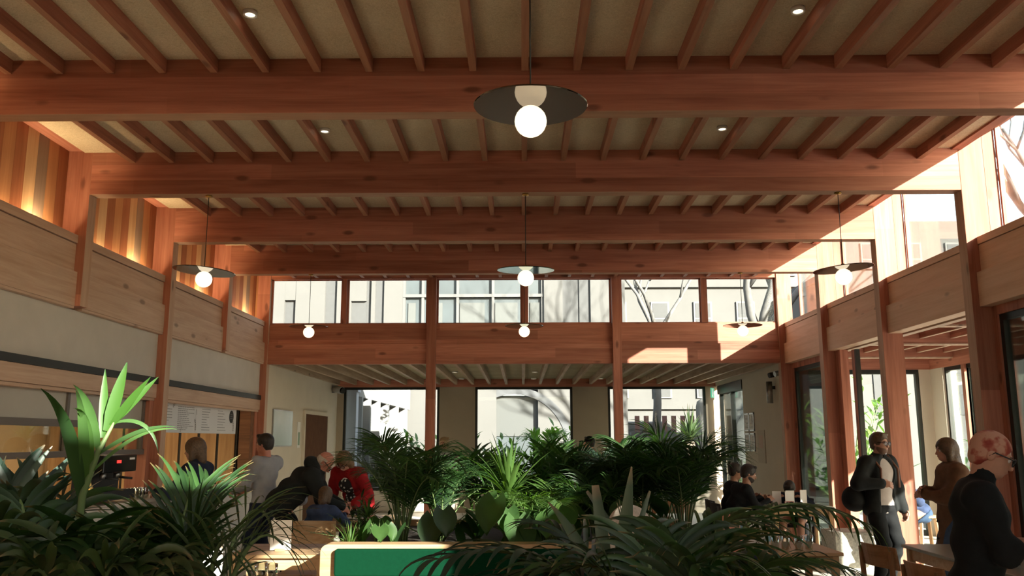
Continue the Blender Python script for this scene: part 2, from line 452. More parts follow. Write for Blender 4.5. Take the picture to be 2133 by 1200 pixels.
# kitchen behind the counter
WARMWALL = plain('warm_wall', (0.46, 0.33, 0.19), 0.8, var=0.06, sc=2.0)
struct(Bx(-8.1, -8.0, -2.3, 14.7, 0, 2.9).build('wall_kitchen_side', WARMWALL))
struct(Bx(-8.1, -4.7, 14.60, 14.7, 0, 2.95).build('wall_kitchen_end', WARMWALL))
struct(Bx(-8.1, -4.7, -2.4, -2.3, 0, 2.9).build('wall_kitchen_front', WARMWALL))
struct(Bx(-8.1, -4.62, -2.4, 14.8, 2.9, 3.0).build('ceiling_kitchen', PLASTER))
m = MB(); y = -7.9
while y < -4.8:
    m.box(y, min(y + 0.27, -4.76), 14.50, 14.58, 0, 2.3, 0); m.box(y + 0.27, min(y + 0.315, -4.76), 14.52, 14.58, 0, 2.3, 1); y += 0.315
struct(m.build('wall_timber_screen', [wood('oak_panel', 2, (0.30, 0.17, 0.08), (0.38, 0.23, 0.11), (0.45, 0.29, 0.15), 0.0), BLACK]))
struct(Bx(-7.98, -7.9, 6.0, 10.2, 1.1, 2.6).build('wall_tiles', plain('pale_tile', (0.62, 0.54, 0.42), 0.3, var=0.05, sc=9)))
# floor
struct(Bx(-8.2, 7.6, -2.6, 20.9, -0.12, 0.0).build('floor', FLOORM))
# ---------------------------------------------------------------- low extension behind the hall
struct(Bx(-4.9, 4.95, yb + 0.15, 20.9, 3.10, 3.16).build('ceiling_extension', WOOLD))
struct(Bx(-5.2, 5.2, yb + 0.16, 21.1, 3.22, 3.45).build('roof_extension', GREYMETAL))
first = None
for k in range(-11, 12):
    x = 0.033 + 0.4 * k
    if first is None:
        first = Bx(-0.03, 0.03, 0, 20.58 - yb - 0.15, 0, 0.14).build('rafter', PALERAFT, loc=(x, yb + 0.15, 2.965)); o = first
    else:
        o = first.copy(); COL.objects.link(o); o.location = (x, yb + 0.15, 2.965)
    struct(o, 'extension rafters')
struct(Bx(-4.60, -4.40, yb + 0.15, 20.6, 0, 3.1).build('wall_extension_left', PLASTER))
struct(Bx(4.60, 4.76, yb + 0.15, 18.07, 0, 3.1).build('wall_extension_right', PLASTER))
struct(Bx(4.60, 4.76, 18.07, 20.6, 2.90, 3.1).build('wall_extension_right', PLASTER))
struct(Bx(-4.42, 4.62, 20.55, 20.75, 2.905, 3.1).build('beam_window_head', WOODX))
for a, b in ((-4.6, -4.24), (-1.96, -1.11), (1.20, 2.04), (4.355, 4.76)):
    struct(Bx(a, b, 20.55, 20.8, 0, 2.91).build('wall_extension_pier', TAUPE))
for a, b in ((-4.24, -1.96), (-1.11, 1.20), (2.04, 4.355)):
    struct(Bx(a, b, 20.55, 20.8, 0, 0.5).build('wall_extension_sill', PLASTER))
    t = 0.055
    window([(a, a + t, 20.56, 20.66, 0.5, 2.905), (b - t, b, 20.56, 20.66, 0.5, 2.905), (a + t, b - t, 20.56, 20.66, 2.85, 2.905), (a + t, b - t, 20.56, 20.66, 0.5, 0.57)],
           (a + t, b - t, 20.605, 20.615, 0.57, 2.85), DARKMETAL)
# brown door and its architrave on the left wall of the extension
d = Bx(-4.398, -4.36, 17.46, 19.44, 0.01, 2.19).build('door_1', plain('brown_door', (0.10, 0.045, 0.022), 0.85, var=0.12, spec=0.1)); struct(d)
MB().tube([(-4.34, 19.2, 0.95), (-4.34, 19.2, 1.15)], 0.012).build('door_handle', GREYMETAL, d)
m = Bx(-4.40, -4.352, 17.38, 17.46, 0, 2.26); m.box(-4.40, -4.352, 19.44, 19.52, 0, 2.26); m.box(-4.40, -4.352, 17.46, 19.44, 2.19, 2.26)
struct(m.build('trim_2', PLASTER))
# automatic glass door on the right wall of the extension
m = MB()
for y in (18.07, 19.16, 20.25): m.box(4.62, 4.72, y, y + 0.06, 0, 2.70)
m.box(4.58, 4.74, 18.07, 20.31, 2.70, 2.90); m.box(4.62, 4.72, 18.13, 20.25, 0.0, 0.08)
d = struct(m.build('door_2', DARKMETAL))
for y in (18.13, 19.22): Bx(4.665, 4.675, y, y + 1.03, 0.08, 2.70).build('pane', PANEIN, d)
Bx(4.57, 4.60, 18.35, 18.50, 1.0, 1.25).build('push_plate', GREYMETAL, d)
# ---------------------------------------------------------------- right aisle
struct(Bx(4.68, 7.6, -2.4, 15.8, 3.24, 3.30).build('ceiling_aisle', plain('red_brown_soffit', (0.20, 0.085, 0.05), 0.8, var=0.1)))
struct(Bx(4.86, 7.9, -2.5, 15.9, 3.34, 3.52).build('roof_aisle', GREYMETAL))
struct(Bx(4.66, 4.86, -2.4, 15.8, 3.30, 3.62).build('wall_upstand', GREYMETAL))
for i, y in enumerate(FR):
    m = Bx(4.68, 7.42, y, y + 0.14, 3.05, 3.24); m.box(4.68, 7.42, y - 0.005, y + 0.145, 3.03, 3.05, 1)  # pale strip paints in the lit underside
    struct(m.build('aisle_beam', [WOODX, PALEY]), 'aisle beams')
    if i < 8:
        for k in range(6):
            x = 4.95 + 0.45 * k
            m = Bx(x, x + 0.05, y + 0.14, FR[i + 1], 3.13, 3.24); m.box(x - 0.002, x + 0.052, y + 0.145, FR[i + 1] - 0.005, 3.12, 3.13, 1)
            struct(m.build('aisle_rafter', [WOODY, PALEY]), 'aisle rafters')
struct(Bx(4.70, 4.80, FR[5] + 0.15, FR[7], 2.93, 3.0).build('trim_ledger', PALEY))
# outer wall of the aisle
m = Bx(7.36, 7.6, -2.4, 15.75, 2.9, 3.3); struct(m.build('beam_aisle_wall_head', WOODY))
struct(Bx(7.36, 7.6, 15.15, 15.75, 0, 2.9).build('wall_aisle_pier', PLASTER))
struct(Bx(7.16, 7.6, 15.6, 15.8, 0, 2.9).build('wall_aisle_pier', PLASTER))
struct(Bx(4.68, 5.0, 15.6, 15.8, 0, 2.9).build('wall_aisle_pier', PLASTER))
struct(Bx(4.68, 7.6, 15.6, 15.8, 2.9, 3.24).build('wall_aisle_end', WOODX))
window([(5.0, 5.06, 15.62, 15.7, 0, 2.9), (7.10, 7.16, 15.62, 15.7, 0, 2.9), (5.06, 7.1, 15.62, 15.7, 2.82, 2.9), (5.06, 7.1, 15.62, 15.7, 0, 0.1)], (5.06, 7.1, 15.655, 15.665, 0.1, 2.82), DARKMETAL)
struct(Bx(7.36, 7.6, -2.4, 5.65, 0, 2.9).build('wall_aisle_light_block', PLASTER))  # unseen solid stretch, added to cut light falling on the columns
ys = [15.15, 14.45, 13.2, 11.95, 10.7, 9.45, 8.2, 6.95, 5.7]
for a, b in zip(ys[1:], ys[:-1]):
    window([(7.40, 7.48, a, a + 0.05, 0.1, 2.9), (7.40, 7.48, b - 0.05, b, 0.1, 2.9), (7.40, 7.48, a + 0.05, b - 0.05, 2.83, 2.9), (7.40, 7.48, a + 0.05, b - 0.05, 0.0, 0.12)], (7.435, 7.445, a + 0.05, b - 0.05, 0.12, 2.83), DARKMETAL)
    struct(Bx(7.36, 7.5, a - 0.05, a + 0.05, 0, 2.9).build('window_mullion', WOODZ), 'mullions of the aisle wall')
# screens between hall and aisle
def screen(i, fm, jamb):
    y0, y1 = FR[i] + CT, FR[i + 1]
    struct(MB().box(4.61, 4.70, y0, y0 + jamb, 0, 2.94).box(4.61, 4.70, y1 - jamb, y1, 0, 2.94).box(4.61, 4.70, y0 + jamb, y1 - jamb, 2.85, 2.94).build('trim_screen_frame', WOODZ), 'timber frames of the aisle screens')
    a, b = y0 + jamb, y1 - jamb
    window([(4.63, 4.69, a, a + 0.06, 0, 2.85), (4.63, 4.69, b - 0.06, b, 0, 2.85), (4.63, 4.69, a + 0.06, b - 0.06, 2.79, 2.85), (4.63, 4.69, a + 0.06, b - 0.06, 0, 0.08)], (4.655, 4.662, a + 0.06, b - 0.06, 0.08, 2.79), fm, PANEIN)
for i in (0, 1, 2, 3, 4): screen(i, DARKMETAL, 0.08)
screen(7, DARKMETAL, 0.07)
struct(Bx(4.60, 4.72, 12.45, 12.637, 0, 2.94).build('trim_door_post', WOODZ))
m = MB().box(4.64, 4.72, 12.02, 12.12, 0, 2.9)
dd = struct(m.build('door_3', WOODZ)); Bx(4.64, 4.70, 11.97, 12.02, 0, 2.9).build('door_edge', DARKMETAL, dd)
# ================================================================ LAMPS
GLOBE = plain('opal_globe', (0.9, 0.85, 0.75), 0.4, emit=(1.0, 0.86, 0.62), es=1.5)
DISCB = plain('polished_bronze_disc', (0.16, 0.13, 0.10), 0.06, 1.0)
DISCG = plain('polished_green_disc', (0.07, 0.16, 0.10), 0.06, 1.0)
CORD = plain('dark_cord', (0.02, 0.018, 0.015), 0.6)
BRASS = plain('brass', (0.45, 0.28, 0.08), 0.3, 1.0)
def pendant(x, y, label, tiltx=0, tilty=0, r=0.292, mat=DISCB, zd=3.34):
    t = thing('pendant_lamp', label, 'lamp', (x, y, zd), 0, 'disc and globe pendant lamps')
    m = MB(); A = Euler((radians(tiltx), radians(tilty), 0)).to_matrix()
    m.lathe([(0.0, 0.004), (r - 0.004, 0.004), (r, 0.0), (r - 0.004, -0.004), (0.0, -0.004)], n=48, axis=A, smooth=False)
    m.build('mirror_disc', mat, t)
    MB().sphere((0, 0, -0.082), 0.082, 24).build('globe', GLOBE, t)
    MB().lathe([(0, 0.05), (0.018, 0.05), (0.022, 0.004), (0, 0.004)], n=16).build('cord_cap', BRASS, t)
    MB().tube([(0, 0, 0.04), (0, 0, 4.13 - zd)], 0.004, 6).build('cord', CORD, t)
    MB().lathe([(0, 4.128 - zd), (0.035, 4.128 - zd), (0.035, 4.112 - zd), (0, 4.108 - zd)], n=16).build('ceiling_rose', BRASS, t)
    return t
pendant(0.05, 4.16, 'large-looking bronze disc pendant hanging closest, its globe mirrored in the disc', 1.5, 0.4)
pendant(-3.195, 8.455, 'tilted disc pendant in front of the plank wall, second row', 0, 4.3, 0.305)
pendant(0.043, 8.455, 'green-tinted disc pendant hanging in the middle of the second row', 3.5, 0.5, 0.289, DISCG)
pendant(3.215, 8.455, 'disc pendant seen against the sunlit clerestory windows, second row', 1, -5.0)
pendant(-3.18, 12.71, 'small far disc pendant near the plank wall, below the back clerestory', 1.0, 0, 0.287, zd=3.332)
pendant(0.039, 12.71, 'small far disc pendant in the middle, in front of the back tie beam', 0, 0.4, 0.287, DISCG, zd=3.332)
pendant(3.286, 12.71, 'small far disc pendant in front of the sunlit end of the tie beam', 0.5, 0, 0.287, zd=3.332)
DL = plain('lit_diffuser', (1, 0.9, 0.7), 0.5, emit=(1.0, 0.86, 0.58), es=5.0)
def downlight(x, y, z, label, group, s=1.0):
    t = thing('downlight', label, 'ceiling light', (x, y, z), 0, group)
    MB().lathe([(0.035 * s, 0.0), (0.048 * s, 0.0), (0.048 * s, -0.03), (0.034 * s, -0.028), (0.034 * s, 0.0)], n=20).build('trim_ring', WHITE, t)
    MB().lathe([(0, -0.022), (0.034 * s, -0.022)], n=20).build('lens', DL, t)
    return t
for x, y, w in ((-1.86, 5.47, 'top edge of the ceiling, above the plank wall side'), (1.90, 5.48, 'top edge of the ceiling, toward the clerestory'), (-1.86, 7.74, 'behind the nearest beam, on the plank wall side'), (1.90, 7.74, 'behind the nearest beam, toward the clerestory')):
    downlight(x, y, 4.57, 'recessed ceiling spot between rafters, ' + w, 'hall downlights')
for x, w in ((-3.30, 'by the brown door side'), (-1.42, 'by the first pier'), (0.28, 'mid room'), (1.85, 'by the second pier'), (3.83, 'by the glass door')):
    for y, w2 in ((18.25, 'front row'), (20.25, 'window row')):
        if x == 1.85 and y < 19: continue
        downlight(x, y, 3.10, 'tiny spot in the low ceiling, %s, %s' % (w, w2), 'low ceiling downlights', 1.3)
# up-lights hidden on top of the tie beams under the plank wall
UPM = plain('uplight_lens', (1, 0.9, 0.7), 0.5, emit=(1.0, 0.8, 0.5), es=6.0)
for i in range(2, 8):
    y0, y1 = FR[i] + CT, FR[i + 1]
    t = thing('uplight', 'up-light on the tie beam washing plank bay %s' % ['', '', 'nearest the counter end', 'before the first long post', 'beside the tilted pendant', 'behind the tilted pendant', 'before the corner post', 'in the far corner'][i], 'light', (-4.58, y1 - 0.53, 3.62), 0, 'cove up-lights')
    Bx(-0.03, 0.03, -0.06, 0.06, -0.02, 0.0).build('housing', GREYMETAL, t); Bx(-0.02, 0.02, -0.05, 0.05, 0.0, 0.004).build('lens', UPM, t)
    for (yy, e, sx, sy) in ((y1 - 0.53, 5.0, 0.05, 0.10), ((y0 + y1) / 2, 7.0, 0.04, 1.8)):
        l = bpy.data.lights.new('cove_led', 'AREA'); l.shape = 'RECTANGLE'; l.size = sx; l.size_y = sy; l.energy = e; l.color = (1.0, 0.72, 0.40); l.spread = radians(150)
        o = bpy.data.objects.new('cove_led', l); COL.objects.link(o); o.location = (-4.575, yy, 3.635); o.rotation_euler = (pi, 0, 0)
# kitchen light
t = thing('linear_lamp', 'lit linear lamp over the kitchen back bar', 'lamp', (-6.6, 9.0, 2.8))
Bx(-0.08, 0.08, -1.6, 1.6, 0, 0.06).build('housing', GREYMETAL, t)
l = bpy.data.lights.new('kitchen_lamp', 'AREA'); l.shape = 'RECTANGLE'; l.size = 0.3; l.size_y = 7.0; l.energy = 110; l.color = (1.0, 0.78, 0.48)
o = bpy.data.objects.new('kitchen_lamp', l); COL.objects.link(o); o.location = (-6.6, 10.5, 2.78)
# ================================================================ SMALL FITTINGS ON THE WALLS
t = thing('security_camera', 'grey wall camera in the corner under the low ceiling', 'camera', (-4.39, 19.97, 2.86))
Bx(0, 0.06, -0.06, 0.06, -0.12, 0.06).build('bracket', GREYMETAL, t)
MB().tube([(0.05, 0, -0.02), (0.26, -0.18, -0.07)], [0.085, 0.085], 14).build('housing', plain('pale_grey_plastic', (0.40, 0.39, 0.37), 0.5), t)
MB().tube([(0.26, -0.18, -0.07), (0.30, -0.214, -0.08)], [0.07, 0.065], 14).build('lens', BLACK, t)
t = thing('notice_board', 'tall glass-fronted board on the wall before the brown door', 'picture', (-4.398, 15.24, 1.55))
Bx(0, 0.02, 0, 1.30, 0, 0.66).build('frame', GREYMETAL, t)
Bx(0.02, 0.024, 0.02, 1.28, 0.02, 0.64).build('panel', plain('pale_green_glass_board', (0.30, 0.35, 0.30), 0.12, var=0.1, sc=1.5), t)
t = thing('notice', 'narrow white notice beside the brown door', 'sign', (-4.398, 16.98, 1.52))
Bx(0, 0.012, 0, 0.20, 0, 0.50).build('sheet', WHITE, t)
Bx(0.012, 0.014, 0.03, 0.17, 0.05, 0.30).build('print', plain('green_print', (0.25, 0.36, 0.26), 0.7), t)
def lines(m, x, y0, y1, z0, z1, n, mi=0, seed=0, t=0.004, sgn=1):
    r = random.Random(seed); dz = (z1 - z0) / n
    for k in range(n):
        z = z1 - (k + 0.5) * dz; y = y0; e = y0 + (y1 - y0) * r.uniform(0.5, 1.0)
        while y < e:
            w = r.uniform(0.02, 0.06) * (y1 - y0) / 0.4; w = min(w, e - y + 0.005)
            m.box(x, x + 0.002 * sgn, y, y + w, z - t, z + t, mi); y += w + 0.012 * (y1 - y0) / 0.4
    return m
k = 0
for zi, z in enumerate((1.43, 1.83)):
    for yi, y in enumerate((17.24, 17.62)):
        k += 1
        t = thing('picture_frame', 'framed notice by the glass door, %s, %s' % (('lower', 'upper')[zi], ('nearer the hall', 'nearer the door')[yi]), 'picture', (4.60, y, z), 0, 'four framed notices')
        m = Bx(-0.02, 0, 0, 0.36, 0, 0.03); m.box(-0.02, 0, 0, 0.36, 0.33, 0.36); m.box(-0.02, 0, 0, 0.03, 0, 0.36); m.box(-0.02, 0, 0.33, 0.36, 0, 0.36)
        m.build('frame', GREYMETAL, t)
        Bx(-0.012, -0.002, 0.03, 0.33, 0.03, 0.33).build('sheet', WHITE, t)
        lines(MB(), -0.013, 0.06, 0.30, 0.06, 0.30, 9, 0, k, 0.004, -1).build('print', plain('pale_grey_ink', (0.4, 0.4, 0.38), 0.8), t)
t = thing('notice', 'faint pinkish framed sheet on the wall below the framed notices', 'sign', (4.598, 16.55, 1.22))
Bx(-0.012, 0, 0, 0.5, 0, 0.62).build('board', plain('beige_board', (0.50, 0.44, 0.35), 0.8), t); Bx(-0.014, -0.012, 0.12, 0.38, 0.28, 0.52).build('print', plain('pink_sheet', (0.55, 0.40, 0.33), 0.8), t)
t = thing('wall_light', 'cylinder wall light with two small spots high beside the corner post', 'wall light', (4.60, 15.75, 2.56))
MB().tube([(-0.10, 0, -0.25), (-0.10, 0, 0.14)], 0.055, 18).build('cylinder', GREYMETAL, t)
Bx(-0.10, 0, -0.03, 0.03, 0.0, 0.06).build('bracket', BLACK, t)
for dy in (0.0, -0.35):
    MB().tube([(0.0, dy, 0.27), (-0.10, dy - 0.02, 0.25)], 0.05, 14).build('spot', BLACK if dy == 0 else GREYMETAL, t)
t = thing('exit_sign', 'hanging green emergency exit sign above the glass door', 'sign', (4.42, 20.1, 2.62), radians(62))
Bx(-0.10, 0.10, -0.016, 0.016, 0, 0.22).build('panel', plain('green_sign', (0.05, 0.35, 0.2), 0.4, emit=(0.2, 0.8, 0.5), es=0.6), t)
m = Bx(-0.09, 0.0, -0.018, -0.016, 0.02, 0.20)
m.add([(0.01, -0.018, 0.11), (0.05, -0.018, 0.16), (0.05, -0.018, 0.06)], [(0, 2, 1)]); m.box(0.05, 0.085, -0.018, -0.017, 0.09, 0.13)
m.build('pictogram', plain('sign_white', (0.8, 0.85, 0.8), 0.5, emit=(0.8, 1, 0.85), es=0.5), t)
for dx in (-0.08, 0.08): MB().tube([(dx, 0, 0.22), (dx, 0, 0.33)], 0.004, 6).build('hanger', GREYMETAL, t)
t = thing('door_button', 'small dark push-button plate on the pier beside the glass door', 'switch', (4.46, 20.55, 1.38))
Bx(-0.05, 0.05, -0.02, 0, -0.16, 0.16).build('plate', BLACK, t); MB().sphere((0, -0.02, -0.06), 0.03, 12).build('button', GREYMETAL, t)
# menu board hung in the second counter opening
t = thing('menu_board', 'long white menu board with columns of text over the counter', 'sign', (-4.60, 10.93, 1.765))
Bx(-0.02, 0, 0, 3.0, 0, 0.39).build('board', plain('menu_white', (0.60, 0.60, 0.61), 0.6), t, bevel=0.003)
m = MB()
for c0, c1, n in ((0.04, 0.45, 9), (0.62, 1.20, 13), (1.50, 1.85, 9), (2.15, 2.55, 8)):
    lines(m, 0.0, c0, c1, 0.03, 0.36, n, 0, int(c0 * 100), 0.0045)
m.build('text_lines', plain('menu_ink', (0.24, 0.24, 0.25), 0.8), t)
m = MB()
def leafprint(m, o, u, v, n, size, ang):
    """small botanical sprig printed on a sheet: leaves along a curved stem"""
    o, u, v, n = Vector(o), Vector(u), Vector(v), Vector(n) * 0.0012
    p = Vector((0, 0)); a = ang
    for k in range(7):
        q = p + Vector((cos(a), sin(a))) * size * 0.16
        for s in (-1, 1):
            b = a + s * 0.9; L = size * 0.20; d = Vector((cos(b), sin(b))); w = Vector((-sin(b), cos(b))) * L * 0.26
            pts = [q, q + d * L * 0.45 + w, q + d * L, q + d * L * 0.45 - w]
            m.add([o + u * z.x + v * z.y + n for z in pts], [(0, 1, 2, 3)])
        pts = [p, q, q + Vector((0, 1)) * size * 0.015, p + Vector((0, 1)) * size * 0.015]
        m.add([o + u * z.x + v * z.y + n for z in pts], [(0, 1, 2, 3)])
        p = q; a += 0.16
U, V, N = (0, 1, 0), (0, 0, 1), (1, 0, 0)
for o_, s_, a_ in (((0.001, 0.42, 0.33), 0.16, 0.5), ((0.001, 1.25, 0.02), 0.15, 1.2), ((0.001, 1.28, 0.25), 0.07, 1.3), ((0.001, 2.85, 0.02), 0.17, 1.2), ((0.001, 0.72, 0.0), 0.08, 0.7)):
    leafprint(m, o_, U, V, N, s_, a_)
m.build('leaf_print', INK, t)
m = MB()
for cy, cz, r in ((2.76, 0.265, 0.105), (0.14, 0.025, 0.05)):
    ps = [(0.0016, cy + r * cos(2 * pi * q / 28) , cz + r * 0.95 * sin(2 * pi * q / 28)) for q in range(28)]
    ps = [(x, y, max(0.001, z)) for x, y, z in ps]
    MB().add(ps, [tuple(range(28))]).build('round_emblem', BLACK, t)

m = MB()
for k in range(3): m.box(0.002, 0.003, 2.70 + 0.01 * k, 2.82 - 0.01 * k, 0.235 + 0.03 * k, 0.243 + 0.03 * k)
m.build('emblem_lines', plain('emblem_grey', (0.25, 0.25, 0.25), 0.7), t)
# ================================================================ COUNTER
t = thing('service_counter', 'long pale service counter in front of the kitchen', 'counter', (-4.36, 6.45, 0))
Bx(0, 0.31, 0, 7.0, 0, 1.01).build('front_panel', plain('counter_grey', (0.40, 0.385, 0.355), 0.6, var=0.04, sc=2), t)
Bx(-0.01, 0.36, -0.03, 7.03, 1.01, 1.05).build('worktop', plain('counter_top', (0.50, 0.46, 0.42), 0.35, var=0.05), t, bevel=0.005)
t = thing('back_bar', 'dark back bar unit inside the kitchen', 'cabinet', (-6.2, 6.6, 0))
Bx(0, 0.6, 0, 3.4, 0, 0.95).build('carcass', BLACK, t); Bx(-0.02, 0.62, 0, 3.4, 0.95, 0.98).build('worktop', GREYMETAL, t)
for k in range(4): Bx(0.60, 0.615, 0.05 + 0.84 * k, 0.84 + 0.84 * k, 0.1, 0.9).build('door', BLACK, t)
t = thing('coffee_machine', 'black espresso machine with a red light on the counter', 'coffee machine', (-4.34, 8.42, 1.05))
Bx(0, 0.30, 0, 0.72, 0.03, 0.12).build('base', BLACK, t); Bx(0, 0.12, 0, 0.72, 0.12, 0.34).build('body', BLACK, t)
Bx(0, 0.30, 0, 0.72, 0.30, 0.47).build('head_panel', plain('gloss_black', (0.008, 0.01, 0.01), 0.15), t, bevel=0.01)
Bx(0.30, 0.304, 0.27, 0.36, 0.39, 0.42).build('indicator', plain('red_light', (0.5, 0.02, 0.02), 0.5, emit=(1, 0.05, 0.04), es=1.2), t)
Bx(0.30, 0.304, 0.55, 0.66, 0.42, 0.44).build('badge', WHITE, t)
for k in range(2):
    MB().tube([(0.2, 0.2 + 0.3 * k, 0.30), (0.2, 0.2 + 0.3 * k, 0.24)], 0.032, 12).build('group_head', GREYMETAL, t)
    MB().tube([(0.2, 0.2 + 0.3 * k, 0.25), (0.36, 0.2 + 0.3 * k, 0.235)], 0.012, 8).build('handle', BLACK, t)
GLS = glass('drinking_glass', (0.8, 0.84, 0.82), 1.6)
def tumbler(x, y, z, label, group, s=1.0):
    o = MB().lathe([(0.0, 0.004), (0.028 * s, 0.004), (0.031 * s, 0.008), (0.036 * s, 0.115 * s), (0.038 * s, 0.115 * s), (0.032 * s, 0.0), (0.0, 0.0)], n=18).build('drinking_glass', GLS, loc=(x, y, z))
    return tag(o, label, 'glass', group)
for k in range(6):
    tumbler(-4.16 + 0.09 * (k % 2), 9.30 + 0.09 * (k // 2), 1.05, 'clear tumbler in the cluster beside the espresso machine', 'tumblers beside the espresso machine')
for k, (y, h, c, lb) in enumerate(((7.95, 0.05, (0.55, 0.5, 0.46), 'pale folded napkin pile'), (7.55, 0.09, (0.58, 0.54, 0.5), 'taller white tray stack'))):
    t = thing('tray_stack', '%s on the counter before the espresso machine' % lb, 'trays', (-4.25, y, 1.05))
    for q in range(4): Bx(-0.1 + 0.004 * q, 0.12, 0, 0.34 - 0.006 * q, q * h / 4, (q + 1) * h / 4 - 0.002).build('tray', plain('tray_tone', c, 0.6), t)
t = thing('box', 'pink printed carton on the counter', 'box', (-4.12, 7.22, 1.05))
Bx(0, 0.09, 0, 0.13, 0, 0.13).build('carton', plain('pink_carton', (0.55, 0.16, 0.14), 0.6, var=0.25, sc=30), t)
Bx(0.0905, 0.092, 0.03, 0.10, 0.06, 0.10).build('print', plain('carton_print', (0.62, 0.36, 0.33), 0.6), t)
t = thing('bottle', 'brass-coloured syrup bottle beside the espresso machine', 'bottle', (-4.12, 8.33, 1.05))
MB().lathe([(0, 0), (0.035, 0), (0.035, 0.17), (0.013, 0.22), (0.013, 0.27), (0, 0.27)], n=16).build('body', BRASS, t)
MB().lathe([(0, 0.27), (0.016, 0.27), (0.016, 0.295), (0, 0.295)], n=12).build('cap', BLACK, t)
# ================================================================ TABLES, CHAIRS, BENCH
TOPG = plain('grey_green_tabletop', (0.20, 0.20, 0.155), 0.3, var=0.12, sc=30)
def table(label, x0, x1, y0, y1, h=0.75, top=BIRCHX, leg=BIRCHZ, apron=BIRCHX, group='cafe tables', name='dining_table'):
    t = thing(name, label, 'table', ((x0 + x1) / 2, (y0 + y1) / 2, 0), 0, group)
    w, d = (x1 - x0) / 2, (y1 - y0) / 2
    Bx(-w, w, -d, d, h - 0.028, h).build('tabletop', top, t, bevel=0.006)
    m = MB()
    for s in (-1, 1):
        m.box(-w + 0.06, w - 0.06, s * (d - 0.05), s * (d - 0.07), h - 0.125, h - 0.029); m.box(s * (w - 0.05), s * (w - 0.07), -d + 0.05, d - 0.05, h - 0.125, h - 0.029)
    m.build('apron', apron, t)
    for sx in (-1, 1):
        for sy in (-1, 1): Bx(sx * (w - 0.03), sx * (w - 0.085), sy * (d - 0.03), sy * (d - 0.085), 0, h - 0.029).build('leg', leg, t, bevel=0.004)
    return t
table('pale birch table with two menu cards, lit by the sun, beside the green bench', -2.40, -1.58, 7.18, 7.95)
table('pale table at the bottom edge with a menu card and glasses', -2.32, -1.42, 5.25, 6.05)
table('pale table the three bending visitors lean over', -2.55, -1.55, 10.15, 10.95)
table('grey-topped table of the two seated in black', 3.42, 4.28, 12.12, 12.85, top=TOPG)
table('pinkish sunlit table behind the palms, with a printed card and glasses', 1.72, 2.62, 7.30, 8.10)
table('long grey-green table under the hands of the person in black', 3.34, 4.25, 5.10, 7.90, top=TOPG)
table('pale-topped table before the far window', 1.75, 2.55, 13.3, 14.0)
table('small table between the two seated heads behind the palms', 0.60, 1.02, 4.30, 5.05)
def chair(label, x, y, rz, woods=(BIRCHX, BIRCHY, BIRCHZ), group='cafe chairs'):
    """front of the chair faces +y before turning"""
    t = thing('dining_chair', label, 'chair', (x, y, 0), rz, group)
    m = MB(); N_ = 10
    for a, b, mi in ((0.435, 0.455, 0),):
        m.prism([(-0.20, -0.20), (0.20, -0.20), (0.225, 0.20), (0.18, 0.225), (-0.18, 0.225), (-0.225, 0.20)], a, b)
    m.build('seat', woods[0], t, bevel=0.006)
    m = MB(); vv = []; ff = []
    for k in range(N_ + 1):
        u = k / N_ * 2 - 1; xx = 0.235 * u; yy = -0.235 + 0.075 * u * u
        for (dy, z) in ((0, 0.62), (0, 0.80), (0.018, 0.80), (0.018, 0.62)): vv.append((xx, yy + dy - 0.03 * (z - 0.62) / 0.18, z - 0.012 * u * u))
    for k in range(N_):
        for q in range(4): ff.append((4 * k + q, 4 * k + (q + 1) % 4, 4 * k + 4 + (q + 1) % 4, 4 * k + 4 + q))
    ff += [(3, 2, 1, 0), (4 * N_, 4 * N_ + 1, 4 * N_ + 2, 4 * N_ + 3)]
    m.add(vv, ff, 0, False); m.build('backrest', woods[0], t, bevel=0.003)
    for s in (-1, 1):
        MB().bar((s * 0.195, -0.18, 0), (s * 0.205, -0.205, 0.76), 0.034, 0.034, upv=(0, 1, 0)).build('leg', woods[2], t, bevel=0.003)
        MB().bar((s * 0.195, 0.19, 0), (s * 0.195, 0.18, 0.435), 0.034, 0.034, upv=(0, 1, 0)).build('leg', woods[2], t, bevel=0.003)
    m = MB(); m.box(-0.19, 0.19, -0.20, -0.175, 0.385, 0.43); m.box(-0.19, 0.19, 0.165, 0.19, 0.385, 0.43)
    for s in (-1, 1): m.box(s * 0.18, s * 0.205, -0.19, 0.18, 0.385, 0.43)
    m.build('seat_rail', woods[1], t)
    return t
CH = (wood('chair_wood_x', 0, (0.22, 0.10, 0.045), (0.28, 0.14, 0.065), (0.34, 0.18, 0.09), 0.0, 0.4), wood('chair_wood_y', 1, (0.22, 0.10, 0.045), (0.28, 0.14, 0.065), (0.34, 0.18, 0.09), 0.0, 0.4), wood('chair_wood_z', 2, (0.22, 0.10, 0.045), (0.28, 0.14, 0.065), (0.34, 0.18, 0.09), 0.0, 0.4))
DK = (plain('dark_chair_seat', (0.02, 0.02, 0.022), 0.6),) * 3
chair('brown curved-back chair at the far end of the long grey-green table', 3.16, 7.55, radians(-78), CH)
chair('brown curved-back chair beside the person in black', 3.02, 6.40, radians(-82), CH)
chair('pale chair whose back shows above the sunlit birch table', -2.05, 8.22, radians(180))
chair('pale chair at the sunlit birch table, on the counter side', -2.72, 7.55, radians(-88))
chair('pale chair at the table on the bottom edge', -1.85, 4.92, radians(0))
chair('dark chair of the seated person in black near the corner post', 2.90, 12.42, radians(-90), DK)
chair('dark chair of the second seated person with the hair bun', 2.95, 13.0, radians(-90), DK)
chair('dark chair under the seated person with lowered dark head', 4.08, 13.25, radians(150), DK)
chair('brown chair in front of the far window, behind the plants', 2.10, 12.95, radians(0), CH)
chair('brown chair at the far window, behind the pale-topped table', 2.15, 14.35, radians(180), CH)
chair('pale chair of the seated child', -2.28, 9.88, radians(0))
